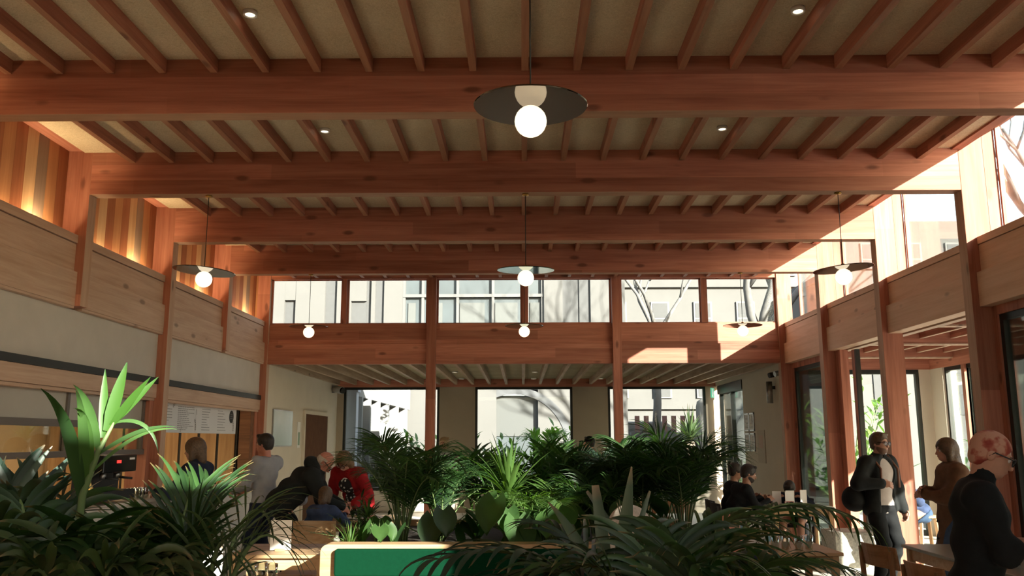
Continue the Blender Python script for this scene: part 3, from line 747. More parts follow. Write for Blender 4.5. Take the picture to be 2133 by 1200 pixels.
chair('pale chair of the person with pale hair behind the palms', 0.42, 4.62, radians(-90))
chair('pale chair of the bald person behind the palms', 1.30, 4.72, radians(90))
# bar stool in the aisle
t = thing('bar_stool', 'pale wooden bar stool behind the post in the aisle opening', 'stool', (5.03, 11.13, 0))
MB().lathe([(0, 0.70), (0.17, 0.70), (0.175, 0.715), (0.17, 0.73), (0, 0.73)], n=24).build('seat', BIRCHX, t)
for k in range(4):
    a = pi / 4 + k * pi / 2
    MB().bar((0.20 * cos(a), 0.20 * sin(a), 0), (0.12 * cos(a), 0.12 * sin(a), 0.70), 0.034, 0.034).build('leg', BIRCHZ, t)
m = MB()
for k in range(4):
    a, b = pi / 4 + k * pi / 2, pi / 4 + (k + 1) * pi / 2
    m.bar((0.175 * cos(a), 0.175 * sin(a), 0.25), (0.175 * cos(b), 0.175 * sin(b), 0.25), 0.02, 0.02)
m.build('footrest', BIRCHX, t)
# planter with the green bench back
t = thing('planter_bench', 'long wooden planter with a green upholstered bench back', 'planter', (0, 6.5, 0))
PL0, PL1 = -1.475, 1.62
m = Bx(PL0, PL1, 0.16, 0.20, 0, 0.86); m.box(PL0, PL1, 2.55, 2.60, 0, 0.86); m.box(PL0, PL0 + 0.04, 0.20, 2.55, 0, 0.86); m.box(PL1 - 0.04, PL1, 0.20, 2.55, 0, 0.86)
m.build('box', BIRCHX, t)
Bx(PL0 + 0.04, PL1 - 0.04, 0.2, 2.55, 0.5, 0.80).build('soil', plain('dark_soil', (0.03, 0.02, 0.013), 0.95, var=0.3, sc=30, bump=0.6), t)
def rrect(x0, x1, z0, z1, r, n=6):
    ps = []
    for cx, cz, a0 in ((x1 - r, z1 - r, 0), (x0 + r, z1 - r, pi / 2), (x0 + r, z0 + r, pi), (x1 - r, z0 + r, 3 * pi / 2)):
        ps += [(cx + r * cos(a0 + k * pi / 2 / n), cz + r * sin(a0 + k * pi / 2 / n)) for k in range(n + 1)]
    return ps
def slabxz(ps, y0, y1):
    n = len(ps)
    return MB().add([(x, y0, z) for x, z in ps] + [(x, y1, z) for x, z in ps], [tuple(range(n)), tuple(reversed(range(n, 2 * n)))] + [((i + 1) % n, i, n + i, n + (i + 1) % n) for i in range(n)])
slabxz(rrect(PL0, PL1, 0.65, 0.912, 0.055), -0.02, 0.16).build('back_board', BIRCHX, t, bevel=0.004)
slabxz(rrect(PL0 + 0.115, PL1 - 0.06, 0.695, 0.885, 0.02), -0.075, -0.02).build('green_pad', plain('green_upholstery', (0.002, 0.030, 0.013), 0.9, var=0.08, sc=40, spec=0.05), t, bevel=0.012)
Bx(PL0, PL1, -0.45, 0.16, 0.40, 0.46).build('seat', BIRCHX, t)
Bx(PL0, PL0 + 0.05, -0.42, 0.16, 0, 0.40).build('end_panel', BIRCHZ, t); Bx(PL1 - 0.05, PL1, -0.42, 0.16, 0, 0.40).build('end_panel', BIRCHZ, t)
for x in (-0.9, 0.0, 0.9): Bx(x - 0.06, x + 0.06, -0.02, 0.12, 0.46, 0.65).build('support', BIRCHZ, t)
# terrazzo box before the door post
t = thing('terrazzo_block', 'speckled pale terrazzo block on the floor in front of a timber post', 'planter box', (4.03, 11.5, 0))
Bx(0, 0.52, 0, 0.55, 0, 0.48).build('body', TERRAZZO, t, bevel=0.006); Bx(0.03, 0.49, 0.03, 0.52, 0.47, 0.484).build('top_slab', TERRAZZO, t)
# menu cards
def menu_card(label, x, y, z, rz, w=0.17, h=0.245, prints=(), group='upright menu cards'):
    t = thing('menu_card', label, 'menu', (x, y, z), rz, group)
    Bx(-w / 2, w / 2, -0.003, 0.003, 0.006, h).build('sheet', WHITE, t)
    Bx(-0.04, 0.04, -0.03, 0.03, 0, 0.018).build('stand', BIRCHX, t)
    if prints:
        m = MB()
        for (u, v, s, a) in prints: leafprint(m, (u, -0.0035, v), (1, 0, 0), (0, 0, 1), (0, -1, 0), s, a)
        m.build('leaf_print', INK, t)
    return t
menu_card('blank white menu card standing on the birch table', -2.03, 7.45, 0.75, radians(3), 0.175, 0.25)
menu_card('sunlit menu card with a leaf print at the bottom edge', -2.03, 5.78, 0.75, radians(-4), 0.165, 0.25, ((-0.02, 0.215, 0.10, -0.6), (0.055, 0.15, 0.075, 1.3), (0.06, 0.22, 0.07, 2.8)))
menu_card('grey menu card with black leaf sprigs on the table behind the palms', 1.98, 7.62, 0.75, radians(-2), 0.175, 0.23, ((0.01, 0.16, 0.12, -0.2), (0.065, 0.04, 0.14, 1.5), (-0.03, 0.02, 0.10, 0.2), (-0.07, 0.19, 0.05, 1.0)))
for k, (x, y) in enumerate(((3.55, 12.35), (3.78, 12.5), (3.70, 12.28), (4.02, 12.66))):
    menu_card('small menu card on the grey-topped table, %s' % ('at the edge before the seated man', 'behind the pink-topped one', 'with a pink lower half', 'beside the lowered dark head')[k], x, y, 0.75, radians(-10 + 12 * k), 0.12, 0.20)
    if k == 2: Bx(3.63, 3.76, 12.265, 12.269, 0.75, 0.82).build('booklet', plain('pink_leaflet', (0.5, 0.2, 0.19), 0.7)); tag(bpy.data.objects['booklet'], 'pink leaflet leaning on a menu card', 'leaflet')
for k in range(3):
    tumbler(-1.80 + 0.08 * k, 5.92 - 0.04 * k, 0.75, 'tumbler beside the sunlit menu card on the bottom table', 'tumblers on the bottom table')
for k in range(4):
    tumbler(2.12 + 0.1 * k, 7.50 + 0.05 * (k % 2), 0.75, 'clear tumbler on the pinkish sunlit table behind the palms', 'tumblers behind the palms')
t = thing('paper_bag', 'pale blue crumpled paper bag on the far table', 'bag', (2.25, 13.5, 0.75))
m = MB().add([(-0.12, -0.08, 0), (0.12, -0.08, 0), (0.12, 0.08, 0), (-0.12, 0.08, 0), (-0.09, -0.03, 0.20), (0.05, -0.05, 0.14), (0.10, 0.04, 0.12), (-0.10, 0.05, 0.24)], [(0, 1, 5, 4), (1, 2, 6, 5), (2, 3, 7, 6), (3, 0, 4, 7), (4, 5, 6, 7), (3, 2, 1, 0)])
m.build('body', plain('blue_paper', (0.30, 0.42, 0.42), 0.8, var=0.1), t); MB().tube([(-0.08, 0, 0.2), (-0.04, 0, 0.30), (0.03, 0, 0.15)], 0.006, 6).build('handle', WHITE, t)
t = thing('napkin_holder', 'white napkins in a holder on the far table', 'napkins', (2.43, 13.55, 0.75))
Bx(-0.08, 0.08, -0.04, 0.04, 0, 0.05).build('holder', BIRCHX, t)
MB().add([(-0.07, -0.02, 0.05), (0.07, -0.02, 0.05), (0.02, 0, 0.26), (-0.07, 0.02, 0.05), (0.07, 0.02, 0.05)], [(0, 1, 2), (4, 3, 2), (0, 2, 3), (1, 4, 2)]).build('napkin', WHITE, t)
t = thing('salt_jar', 'small clear jar on the long grey-green table', 'jar', (3.62, 6.6, 0.75))
MB().lathe([(0, 0), (0.03, 0), (0.03, 0.08), (0.0, 0.08)], n=14).build('body', GLS, t); MB().lathe([(0, 0.08), (0.026, 0.08), (0.026, 0.105), (0, 0.105)], n=14).build('lid', GREYMETAL, t)
t = thing('plate', 'white plate on the table under the bending visitors', 'plate', (-1.95, 10.35, 0.75))
MB().lathe([(0, 0.006), (0.07, 0.006), (0.115, 0.02), (0.118, 0.018), (0.07, 0.0), (0, 0.0)], n=28).build('dish', WHITE, t)
# ================================================================ PLANTS: builders
LEAF_D = leafmat('palm_leaf_dark', (0.011, 0.032, 0.010), (0.030, 0.074, 0.019), 0.30, (0.22, 0.13, 0.06))
LEAF_P = leafmat('palm_leaf_planter', (0.016, 0.043, 0.013), (0.045, 0.105, 0.028), 0.40)
LEAF_B = leafmat('palm_leaf_blue_green', (0.016, 0.036, 0.026), (0.036, 0.068, 0.045), 0.28, (0.20, 0.13, 0.07))
LEAF_M = leafmat('leaf_mid_green', (0.025, 0.065, 0.018), (0.06, 0.13, 0.032), 0.38)
LEAF_L = leafmat('leaf_light_green', (0.06, 0.13, 0.028), (0.11, 0.20, 0.045), 0.42)
LEAF_O = leafmat('leaf_olive_green', (0.020, 0.040, 0.013), (0.048, 0.078, 0.027), 0.30, (0.25, 0.14, 0.07))
LEAF_V = leafmat('leaf_bright_sunny', (0.035, 0.10, 0.012), (0.05, 0.13, 0.02), 0.5, (0.02, 0.06, 0.02))
STEM = plain('palm_stem', (0.10, 0.15, 0.05), 0.6, var=0.2)
BARK = plain('bark', (0.16, 0.12, 0.09), 0.9, var=0.3, sc=12, bump=0.5)
def strip(vv, ff, tips, base, d, nrm, L, w, droop, segs=6, fold=0.18, blunt=0.0, w0=0.35):
    """one leaf blade: a folded strip that bends down along its length"""
    p = Vector(base); d = Vector(d).normalized(); n = Vector(nrm)
    o = len(vv)
    for k in range(segs + 1):
        t = k / segs
        ww = w * (w0 + (1 - w0) * min(1, t / 0.25)) * (1 - max(0, (t - 0.45) / 0.55) ** 1.6 * (1 - blunt))
        s = d.cross(n)
        if s.length < 1e-4: s = Vector((1, 0, 0))
        s.normalize(); n2 = s.cross(d).normalized()
        vv += [p - s * ww / 2 + n2 * ww * fold, p, p + s * ww / 2 + n2 * ww * fold]
        tips += [t] * 3
        if k < segs:
            a = o + 3 * k
            ff += [(a, a + 1, a + 4, a + 3), (a + 1, a + 2, a + 5, a + 4)]
        p = p + d * (L / segs)
        d = (d + Vector((0, 0, -1)) * droop / segs * (0.4 + 1.2 * t)).normalized()
        n = n2
def leafmesh(name, vv, ff, tips, mat, parent, extra=None):
    m = MB(); m.add(vv, ff, 0, True)
    mats = [mat]
    if extra:
        mats.append(extra[0])
        for pts, rads in extra[1]: m.tube(pts, rads, 6, 1)
    me = m.mesh(name, mats)
    at = me.attributes.new('tip', 'FLOAT', 'POINT')
    at.data.foreach_set('value', list(tips) + [0.0] * (len(m.v) - len(vv)))
    o = bpy.data.objects.new(name, me); COL.objects.link(o); o.parent = parent
    return o
def bez(a, b, c, d, t):
    u = 1 - t
    return a * u ** 3 + b * 3 * u * u * t + c * 3 * u * t * t + d * t ** 3
def frond(parent, p0, p1, p2, p3, rnd, n=26, L=0.35, w=0.024, droop=0.9, start=0.28, mat=None, spread=1.0, fwd=0.75, stemr=0.008, upv=(0, 0, 1), lift=0.25, blunt=0.0, lscale=None, segs=6, name='frond'):
    """pinnate palm leaf: rachis on a Bezier curve, leaflets along both sides"""
    P = [Vector(q) for q in (p0, p1, p2, p3)]
    vv, ff, tips = [], [], []
    N = 14
    spine = [bez(*P, k / N) for k in range(N + 1)]
    for k in range(n):
        t = start + (1 - start) * (k + rnd.uniform(-0.2, 0.2)) / (n - 1)
        t = max(start, min(1, t))
        q = bez(*P, t); tan = (bez(*P, min(1, t + 0.02)) - bez(*P, max(0, t - 0.02))).normalized()
        s = tan.cross(Vector(upv))
        if s.length < 0.05: s = Vector((1, 0, 0))
        s.normalize(); un = s.cross(tan).normalized()
        u = (t - start) / (1 - start)
        ll = L * (lscale(u) if lscale else (0.55 + 1.6 * u * (1 - u) + 0.1 * (1 - u)))
        f = fwd + 0.9 * u * u
        for sgn in (-1, 1):
            d = s * sgn * spread + tan * (f + rnd.uniform(-0.12, 0.12)) + un * (lift + rnd.uniform(-0.12, 0.12))
            strip(vv, ff, tips, q, d, un, ll * rnd.uniform(0.85, 1.12), w * rnd.uniform(0.85, 1.15), droop * rnd.uniform(0.6, 1.4), segs, 0.16, blunt)
    return leafmesh(name, vv, ff, tips, mat, parent, (STEM, [(spine, [stemr * (1 - 0.75 * k / N) for k in range(N + 1)])]))
def palm(label, loc, nf, height, reach, seed, L=0.3, w=0.02, mat=LEAF_D, n=24, group=None, az=(0, 360), el=(50, 85), droop=0.9, name='palm', cat='palm', blunt=0.0, segs=5, stems=True):
    r = random.Random(seed)
    t = thing(name, label, cat, loc, 0, group)
    for k in range(nf):
        a = radians(az[0] + (az[1] - az[0]) * (k + r.uniform(-0.3, 0.3)) / nf); e = radians(r.uniform(*el))
        dr = Vector((cos(a), sin(a), 0)); h = height * r.uniform(0.72, 1.05); rr = reach * r.uniform(0.6, 1.1) * (1.25 - e / (pi / 2) * 0.75)
        b = dr * 0.03
        frond(t, b, b + dr * rr * 0.12 + Vector((0, 0, h * 0.55)), b + dr * rr * 0.55 + Vector((0, 0, h * 1.02)), b + dr * rr + Vector((0, 0, h * (0.45 + 0.5 * sin(e)))), r, n, L, w, droop, 0.30, mat, blunt=blunt, segs=segs)
    return t
def broadleaf(label, loc, nl, height, size, seed, mat=LEAF_M, group=None, name='broad_leaf_plant', cat='plant', spreadr=0.35, heart=True):
    """plant with large heart or oval leaves on thin stalks"""
    r = random.Random(seed)
    t = thing(name, label, cat, loc, 0, group)
    for k in range(nl):
        a = 2 * pi * k * 0.381966 + r.uniform(-0.3, 0.3); h = height * r.uniform(0.45, 1.0); rr = spreadr * r.uniform(0.3, 1.0)
        dr = Vector((cos(a), sin(a), 0)); q = dr * rr + Vector((0, 0, h)); S = size * r.uniform(0.7, 1.15)
        tilt = r.uniform(0.4, 1.2)
        fwd_ = (dr * cos(tilt) + Vector((0, 0, -sin(tilt)))).normalized(); sd = fwd_.cross(Vector((0, 0, 1))).normalized(); nn = sd.cross(fwd_)
        vv, ff, tips = [], [], []
        NL, NW = 8, 3
        for i in range(NL + 1):
            u = i / NL
            wd = S * 0.42 * (sin(pi * min(1, u * 0.92 + 0.10)) ** 0.75) * (1.0 if not heart else (1.25 - 0.45 * u))
            for j in range(-NW, NW + 1):
                v = j / NW
                back = -0.18 * S * abs(v) * (1 - u) ** 3 if heart else 0
                p = q + fwd_ * (u * S + back) + sd * (v * wd) + nn * (0.10 * S * v * v - 0.25 * S * u * u)
                vv.append(p); tips.append(0)
        W_ = 2 * NW + 1
        for i in range(NL):
            for j in range(2 * NW): ff.append((i * W_ + j, i * W_ + j + 1, (i + 1) * W_ + j + 1, (i + 1) * W_ + j))
        pts = [Vector((0, 0, 0)) + dr * 0.02, dr * rr * 0.35 + Vector((0, 0, h * 0.6)), q]
        leafmesh('leaf', vv, ff, tips, mat, t, (STEM, [(pts, [0.006, 0.005, 0.004])]))
    return t
def bushy(label, loc, n, size, seed, L=0.12, w=0.03, mat=LEAF_M, group=None, name='leafy_shrub', cat='shrub', squash=1.0):
    """many small leaves on short twigs: one foliage part and a stem part"""
    r = random.Random(seed); t = thing(name, label, cat, loc, 0, group)
    vv, ff, tips = [], [], []; tw = []
    nt = max(6, n // 14)
    for k in range(nt):
        a = r.uniform(0, 2 * pi); e = r.uniform(0.15, 1.45)
        d = Vector((cos(a) * cos(e), sin(a) * cos(e), sin(e) * squash)); Lt = size * r.uniform(0.65, 1.05)
        pts = [Vector((0, 0, 0)), d * Lt * 0.5 + Vector((0, 0, 0.06 * size)), d * Lt]
        tw.append((pts, [0.010 * size, 0.007 * size, 0.003 * size]))
        for j in range(14):
            u = 0.3 + 0.7 * j / 13; p = pts[1].lerp(pts[2], (u - 0.5) * 2) if u > 0.5 else pts[0].lerp(pts[1], u * 2)
            b = r.uniform(0, 2 * pi); dd = (d * 0.6 + Vector((cos(b), sin(b), r.uniform(-0.4, 0.7)))).normalized()
            strip(vv, ff, tips, p, dd, (0.01, 0, 1), L * r.uniform(0.7, 1.2), w * r.uniform(0.8, 1.2), 0.7, 3, 0.12)
    leafmesh('foliage', vv, ff, tips, mat, t)
    m = MB()
    for pts, rd in tw: m.tube(pts, rd, 5)
    m.build('stem', STEM, t)
    return t
def strapplant(label, loc, n, L, w, seed, mat=LEAF_L, group=None, name='strap_leaf_plant', cat='plant', droop=1.2, trunk=0.0, tr=0.1):
    """rosette of strap leaves, on a trunk if given"""
    r = random.Random(seed); t = thing(name, label, cat, loc, 0, group)
    vv, ff, tips = [], [], []
    for k in range(n):
        a = 2 * pi * k * 0.381966; e = radians(10 + 75 * (k / n) + r.uniform(-8, 8))
        d = Vector((cos(a) * cos(e), sin(a) * cos(e), sin(e)))
        strip(vv, ff, tips, Vector((0, 0, trunk)) + d * 0.02, d, (0.01, 0.0, 1), L * r.uniform(0.75, 1.1), w, droop * r.uniform(0.6, 1.2), 7, 0.15)
    leafmesh('rosette', vv, ff, tips, mat, t)
    if trunk:
        MB().tube([(0, 0, 0), (0.01, 0, trunk * 0.5), (0, 0, trunk + 0.02)], [tr * 1.15, tr, tr * 0.8], 12).build('trunk', BARK, t)
    return t
# ================================================================ OUTSIDE
STONE = plain('pale_stone', (0.071, 0.070, 0.067), 0.9, var=0.05, sc=0.7)
STONEB = plain('cool_pale_stone', (0.062, 0.065, 0.069), 0.9, var=0.05, sc=0.7)
RECESS = plain('grey_recess', (0.044, 0.045, 0.0455), 0.8, var=0.08)
WINB = plain('blue_grey_window', (0.029, 0.038, 0.042), 0.5, var=0.2, sc=0.8)
BLIND = plain('pale_blind', (0.058, 0.062, 0.060), 0.8, var=0.05)
MULW = plain('white_mullion', (0.067, 0.067, 0.066), 0.6)
PAVE = plain('grey_paving', (0.075, 0.072, 0.066), 0.9, var=0.12, sc=3)
struct(Bx(-60, 60, -40, 90, -0.3, -0.125).build('ground', PAVE))
# pale building across the yard
t = thing('building', 'pale building with blue-grey curtain glazing beyond the back clerestory', 'building', (0, 32, 0))
m = MB()
m.box(-13, -8.97, 0, 6, 0, 11); m.box(-8.55, -7.44, 0, 6, 0, 11); m.box(-6.99, -6.44, 0, 6, 0, 11); m.box(-5.69, -5.54, 0.02, 6, 0, 11); m.box(-5.2, -4.5, 0, 6, 0, 11)
m.box(-6.44, -5.87, 0, 6, 6.85, 11); m.box(-6.44, -5.87, 0, 6, 0, 5.2)
m.box(-8.97, -8.55, 0.02, 6, 6.9, 11)
m.box(-13, -4.5, 0.03, 6, 0, 4.2)
m.box(0.85, 1.55, 0, 6, 4.2, 11); m.box(2.6, 3.9, 0, 6, 0, 11); m.box(1.55, 2.6, 0, 6, 9.5, 11); m.box(-4.5, 0.85, 0, 6, 8.6, 11)
m.box(-4.5, -1.2, 0, 6, 0, 5.0); m.box(-1.2, 2.6, 0, 6, 3.75, 5.0); m.box(-1.2, -0.95, 0, 6, 0, 3.75); m.box(0.6, 2.6, 0.12, 6, 0, 3.75)
m.build('wall', STONE, t)
m = MB(); m.box(-8.97, -8.55, 0.16, 0.3, 0, 6.9); m.box(-7.44, -6.99, 0.14, 0.3, 0, 11); m.box(-6.44, -5.87, 0.12, 0.3, 5.2, 6.85); m.box(-5.87, -5.69, 0.16, 0.3, 0, 11); m.box(-5.54, -5.2, 0.12, 0.3, 0, 11); m.box(1.55, 2.18, 0.16, 0.3, 4, 9.5); m.box(2.18, 2.6, 0.1, 0.3, 4, 9.5)
m.build('recess', RECESS, t)
m = Bx(-4.5, 0.85, 0.25, 0.3, 5.0, 8.6); m.build('glazing', WINB, t)
m = MB()
for x in (-4.45, -3.74, -2.42, -1.08, 0.23, 0.80): m.box(x - 0.05, x + 0.05, 0.1, 0.25, 5.0, 8.6)
m.box(-4.5, 0.85, 0.08, 0.24, 7.0, 7.12); m.box(-4.5, 0.85, 0.08, 0.24, 5.0, 5.1)
m.build('mullion_grid', MULW, t)
for a, b in ((-4.3, -4.02), (-3.6, -3.0), (-2.34, -1.40), (-1.0, -0.15), (0.32, 0.7)):
    Bx(a, b, 0.2, 0.24, 5.1, 6.8).build('blind', BLIND, t)
Bx(-0.95, 0.6, 0.4, 0.5, 0.2, 3.3).build('ground_window', WINB, t); Bx(-0.95, 0.6, 0.36, 0.4, 1.8, 3.2).build('ground_blind', plain('grey_blind', (0.042, 0.045, 0.044), 0.7), t)
ps = [(2.2 * cos(a), 2.2 * sin(a)) for a in [pi * k / 24 for k in range(25)]]
m = MB()
for k in range(24):
    (x0, z0), (x1, z1) = ps[k], ps[k + 1]
    (u0, w0), (u1, w1) = [(q[0] * 0.88, q[1] * 0.88) for q in (ps[k], ps[k + 1])]
    m.add([(x0 - 0.3, 0.09, z0 + 1.4), (x1 - 0.3, 0.09, z1 + 1.4), (u1 - 0.3, 0.09, w1 + 1.4), (u0 - 0.3, 0.09, w0 + 1.4), (x0 - 0.3, 0.13, z0 + 1.4), (x1 - 0.3, 0.13, z1 + 1.4), (u1 - 0.3, 0.13, w1 + 1.4), (u0 - 0.3, 0.13, w0 + 1.4)], [(0, 1, 2, 3), (7, 6, 5, 4), (0, 4, 5, 1), (3, 2, 6, 7)])
m.build('arch_moulding', STONEB, t)
# colonnade with fins on the far side of the yard
STONEW = plain('lifted_white_wall', (0.17, 0.17, 0.165), 0.9, var=0.04, sc=0.7)  # wall colour lightened to offset the shade of the yard
t = thing('colonnade_building', 'low white colonnade with projecting fins seen through the window by the brown door', 'building', (-4.1, 21.5, 0))
m = MB(); m.box(-1.5, 0.0, 0, 10.2, 2.75, 4.2); m.box(-1.5, -1.35, 0, 10.2, 0, 2.75); m.build('wall', STONEW, t)
for y in (0.4, 1.6, 3.1, 4.8, 6.8, 9.0): Bx(-1.35, 0.05, y, y + 0.16, 0, 2.75).build('fin', STONEW, t)
t = thing('pillar', 'cool blue-grey pillar just outside the window by the brown door', 'pillar', (-4.36, 21.02, -0.125))
SHP = plain('lifted_blue_grey_pillar', (0.46, 0.48, 0.53), 0.8, var=0.04)  # colour lightened because the pillar stands in shade
Bx(0, 0.33, 0, 0.3, 0, 2.95).build('shaft', SHP, t); Bx(-0.04, 0.37, -0.04, 0.34, 2.95, 3.1).build('capital', SHP, t)
# far street facade with sash windows
t = thing('building', 'far sunlit street facade with rows of sash windows behind bare trees', 'building', (5.5, 56, 0))
m = Bx(-1, 26, 0, 6, 0, 16)
for z in (4.05, 8.1, 12): m.box(-1, 26, -0.25, 0, z - 0.45, z - 0.2)
m.build('wall', STONE, t)
for zi, (z, h) in enumerate(((4.3, 2.2), (8.4, 2.2), (12.3, 2.2))):
    for k in range(9):
        x = 0.2 + 2.8 * k
        f = Bx(x, x + 1.2, -0.12, -0.02, z, z + h).build('window', plain('facade_window_frame', (0.093, 0.092, 0.087), 0.7), t)
        Bx(x + 0.12, x + 1.08, -0.14, -0.12, z + 0.1, z + h / 2 - 0.05).build('pane', RECESS, f); Bx(x + 0.12, x + 1.08, -0.14, -0.12, z + h / 2 + 0.05, z + h - 0.1).build('pane', RECESS, f)
t = thing('building', 'plain white neighbouring wall seen through the aisle windows', 'building', (10.2, 27, 0))
Bx(0, 11, 0, 8, 0, 7.0).build('wall', STONE, t); Bx(-0.1, 11, -0.1, 8, 7.0, 7.2).build('coping', STONEB, t)
for k in range(4): Bx(0.75 + 2.6 * k, 1.45 + 2.6 * k, -0.04, 0, 2.4, 3.7).build('window', RECESS, t)
bushy('green shrub outside the aisle, seen past the corner post', (6.9, 18.6, 0.0), 420, 2.3, 91, 0.30, 0.09, LEAF_L, squash=1.3)
bushy('green shrub outside the aisle wall near the far corner', (9.6, 17.6, 0.0), 350, 1.7, 92, 0.28, 0.08, LEAF_M)
def van(label, x, y, rz):
    t = thing('van', label, 'vehicle', (x, y, -0.125), rz, 'parked vans')
    pr = [(-2.6, 0.45), (2.2, 0.45), (2.6, 0.6), (2.6, 1.2), (1.9, 1.45), (1.2, 2.55), (0.9, 2.68), (-2.45, 2.68), (-2.6, 2.5)]
    n = len(pr)
    MB().add([(a, -0.95, b) for a, b in pr] + [(a, 0.95, b) for a, b in pr], [tuple(range(n)), tuple(reversed(range(n, 2 * n)))] + [((i + 1) % n, i, n + i, n + (i + 1) % n) for i in range(n)]).build('body', plain('grey_van_paint', (0.06, 0.062, 0.065), 0.35, 0.0), t, bevel=0.08)
    for sx in (-1.6, 1.6):
        for sy in (-0.9, 0.9): MB().tube([(sx, sy - 0.1, 0.36), (sx, sy + 0.1, 0.36)], 0.36, 18).build('wheel', BLACK, t)
    for sy in (-0.96, 0.96): Bx(0.3, 1.25, sy - 0.01, sy + 0.01, 1.5, 2.2).build('side_window', WINB, t)
    Bx(-2.5, 2.4, -0.97, -0.955, 1.3, 1.36).build('side_stripe', MULW, t)
van('grey van parked beyond the window with the palm trunk, nearer the timber post', 6.1, 44, 0)
van('grey van parked beyond the window, behind the outdoor palm', 12.6, 45, 0)
t = thing('barrier', 'red and white slatted barrier on a low wall beyond the last window', 'barrier', (5.0, 40, 0))
Bx(0, 7.0, 0, 0.3, -0.12, 2.0).build('low_wall', STONE, t)
for k in range(16): Bx(0.2 + 0.42 * k, 0.42 + 0.42 * k, 0.1, 0.16, 2.0, 2.75).build('slat', plain('red_slat', (0.11, 0.045, 0.04), 0.6) if k == 0 else bpy.data.materials['red_slat'], t)
for k in range(16): Bx(0.24 + 0.42 * k, 0.34 + 0.42 * k, 0.05, 0.1, 2.02, 2.1).build('reflector', MULW, t)
t = thing('column', 'smooth pale garden column behind the outdoor palm', 'column', (6.05, 28.5, -0.125))
MB().lathe([(0, 0), (0.34, 0), (0.34, 2.85), (0.30, 3.02), (0.15, 3.12), (0, 3.14)], n=24).build('shaft', plain('column_stone', (0.093, 0.090, 0.081), 0.8), t); Bx(-0.42, 0.42, -0.42, 0.42, -0.05, 0.1).build('plinth', STONE, t)
strapplant('outdoor palm with a thick pale trunk outside the last window', (4.62, 24.0, -0.125), 70, 0.95, 0.05, 3, LEAF_O, name='outdoor_palm', cat='palm', trunk=1.75, tr=0.17, droop=1.3)
for x, y, s, sd, mt, lb in ((-3.3, 23.6, 0.95, 1, LEAF_M, 'by the shaded pillar'), (-2.2, 23.0, 0.85, 2, LEAF_L, 'right behind the first timber post'), (-0.7, 23.4, 0.95, 3, LEAF_M, 'under the arch window, near its frame'), (0.75, 23.0, 1.0, 4, LEAF_L, 'under the arch, pale and lush'), (2.7, 23.0, 0.8, 5, LEAF_L, 'yellow-green beside the second timber post'), (3.6, 25.5, 0.7, 6, LEAF_M, 'low behind the outdoor palm')):
    bushy('green shrub outside the back windows, ' + lb, (x, y, 0.0), 420, s * 1.75, sd, 0.30, 0.09, mt, 'shrubs outside the back windows', squash=1.15)
palm('large pale green fern fronds outside the arch window', (0.55, 22.4, 0.2), 10, 1.75, 1.0, 12, 0.35, 0.04, LEAF_L, 20, name='tree_fern', cat='fern', droop=0.6)
t = bushy('slim garden tree whose leaves hang into the top corner of the middle window', (-1.75, 24.0, 3.75), 200, 1.4, 77, 0.22, 0.08, LEAF_L, name='garden_tree', cat='tree', squash=-0.35)
MB().tube([(-0.4, 0.3, -3.88), (-0.3, 0.2, -1.5), (0, 0, 0.02)], [0.07, 0.06, 0.03], 8).build('trunk', BARK, t)
def bare_tree(label, loc, h, lean, seed, r0=0.22):
    r = random.Random(seed); t = thing('bare_tree', label, 'tree', loc, 0, 'bare winter trees'); m = MB(); mt = MB()
    top = Vector((lean[0], lean[1], h * 0.45))
    mt.tube([(0, 0, 0), top * 0.5 + Vector((0.1, 0, 0)), top], [r0, r0 * 0.85, r0 * 0.7], 10)
    def grow(p, d, L, rad, lv):
        pts = [p]; q = p; dd = d
        for k in range(4):
            dd = (dd + Vector((r.uniform(-1, 1), r.uniform(-1, 1), r.uniform(-0.3, 0.7))) * 0.22).normalized(); q = q + dd * L / 4; pts.append(q)
        m.tube(pts, [rad * (1 - 0.45 * k / 4) for k in range(5)], 6)
        if lv < 4:
            for k in range(r.choice((2, 3))):
                a = dd + Vector((r.uniform(-1, 1), r.uniform(-1, 1), r.uniform(-0.2, 0.8))) * 0.75
                grow(pts[r.choice((2, 3, 4))], a.normalized(), L * 0.72, rad * 0.55, lv + 1)
    for k in range(4):
        a = 2 * pi * k / 4 + r.uniform(-0.4, 0.4); grow(top - Vector((0, 0, 0.2)), (Vector((lean[0] * 0.2, 0, 0)) + Vector((cos(a) * 0.6, sin(a) * 0.6, 1))).normalized(), h * 0.30, r0 * 0.5, 0)
    tm = plain('grey_bark', (0.085, 0.082, 0.078), 0.9, var=0.2) if 'grey_bark' not in bpy.data.materials else bpy.data.materials['grey_bark']
    mt.build('trunk', tm, t); m.build('branches', tm, t)
bare_tree('bare tree with a leaning trunk behind the end of the back clerestory', (7.0, 29.5, -0.12), 12, (1.2, 0), 5, 0.34)
bare_tree('bare tree whose twigs show in the clerestory pane nearest the picture edge', (13.4, 19.5, -0.12), 13, (-0.4, 0), 8)
bare_tree('bare tree behind the middle clerestory panes', (6.0, 40.0, -0.12), 15, (0.3, 0), 11)
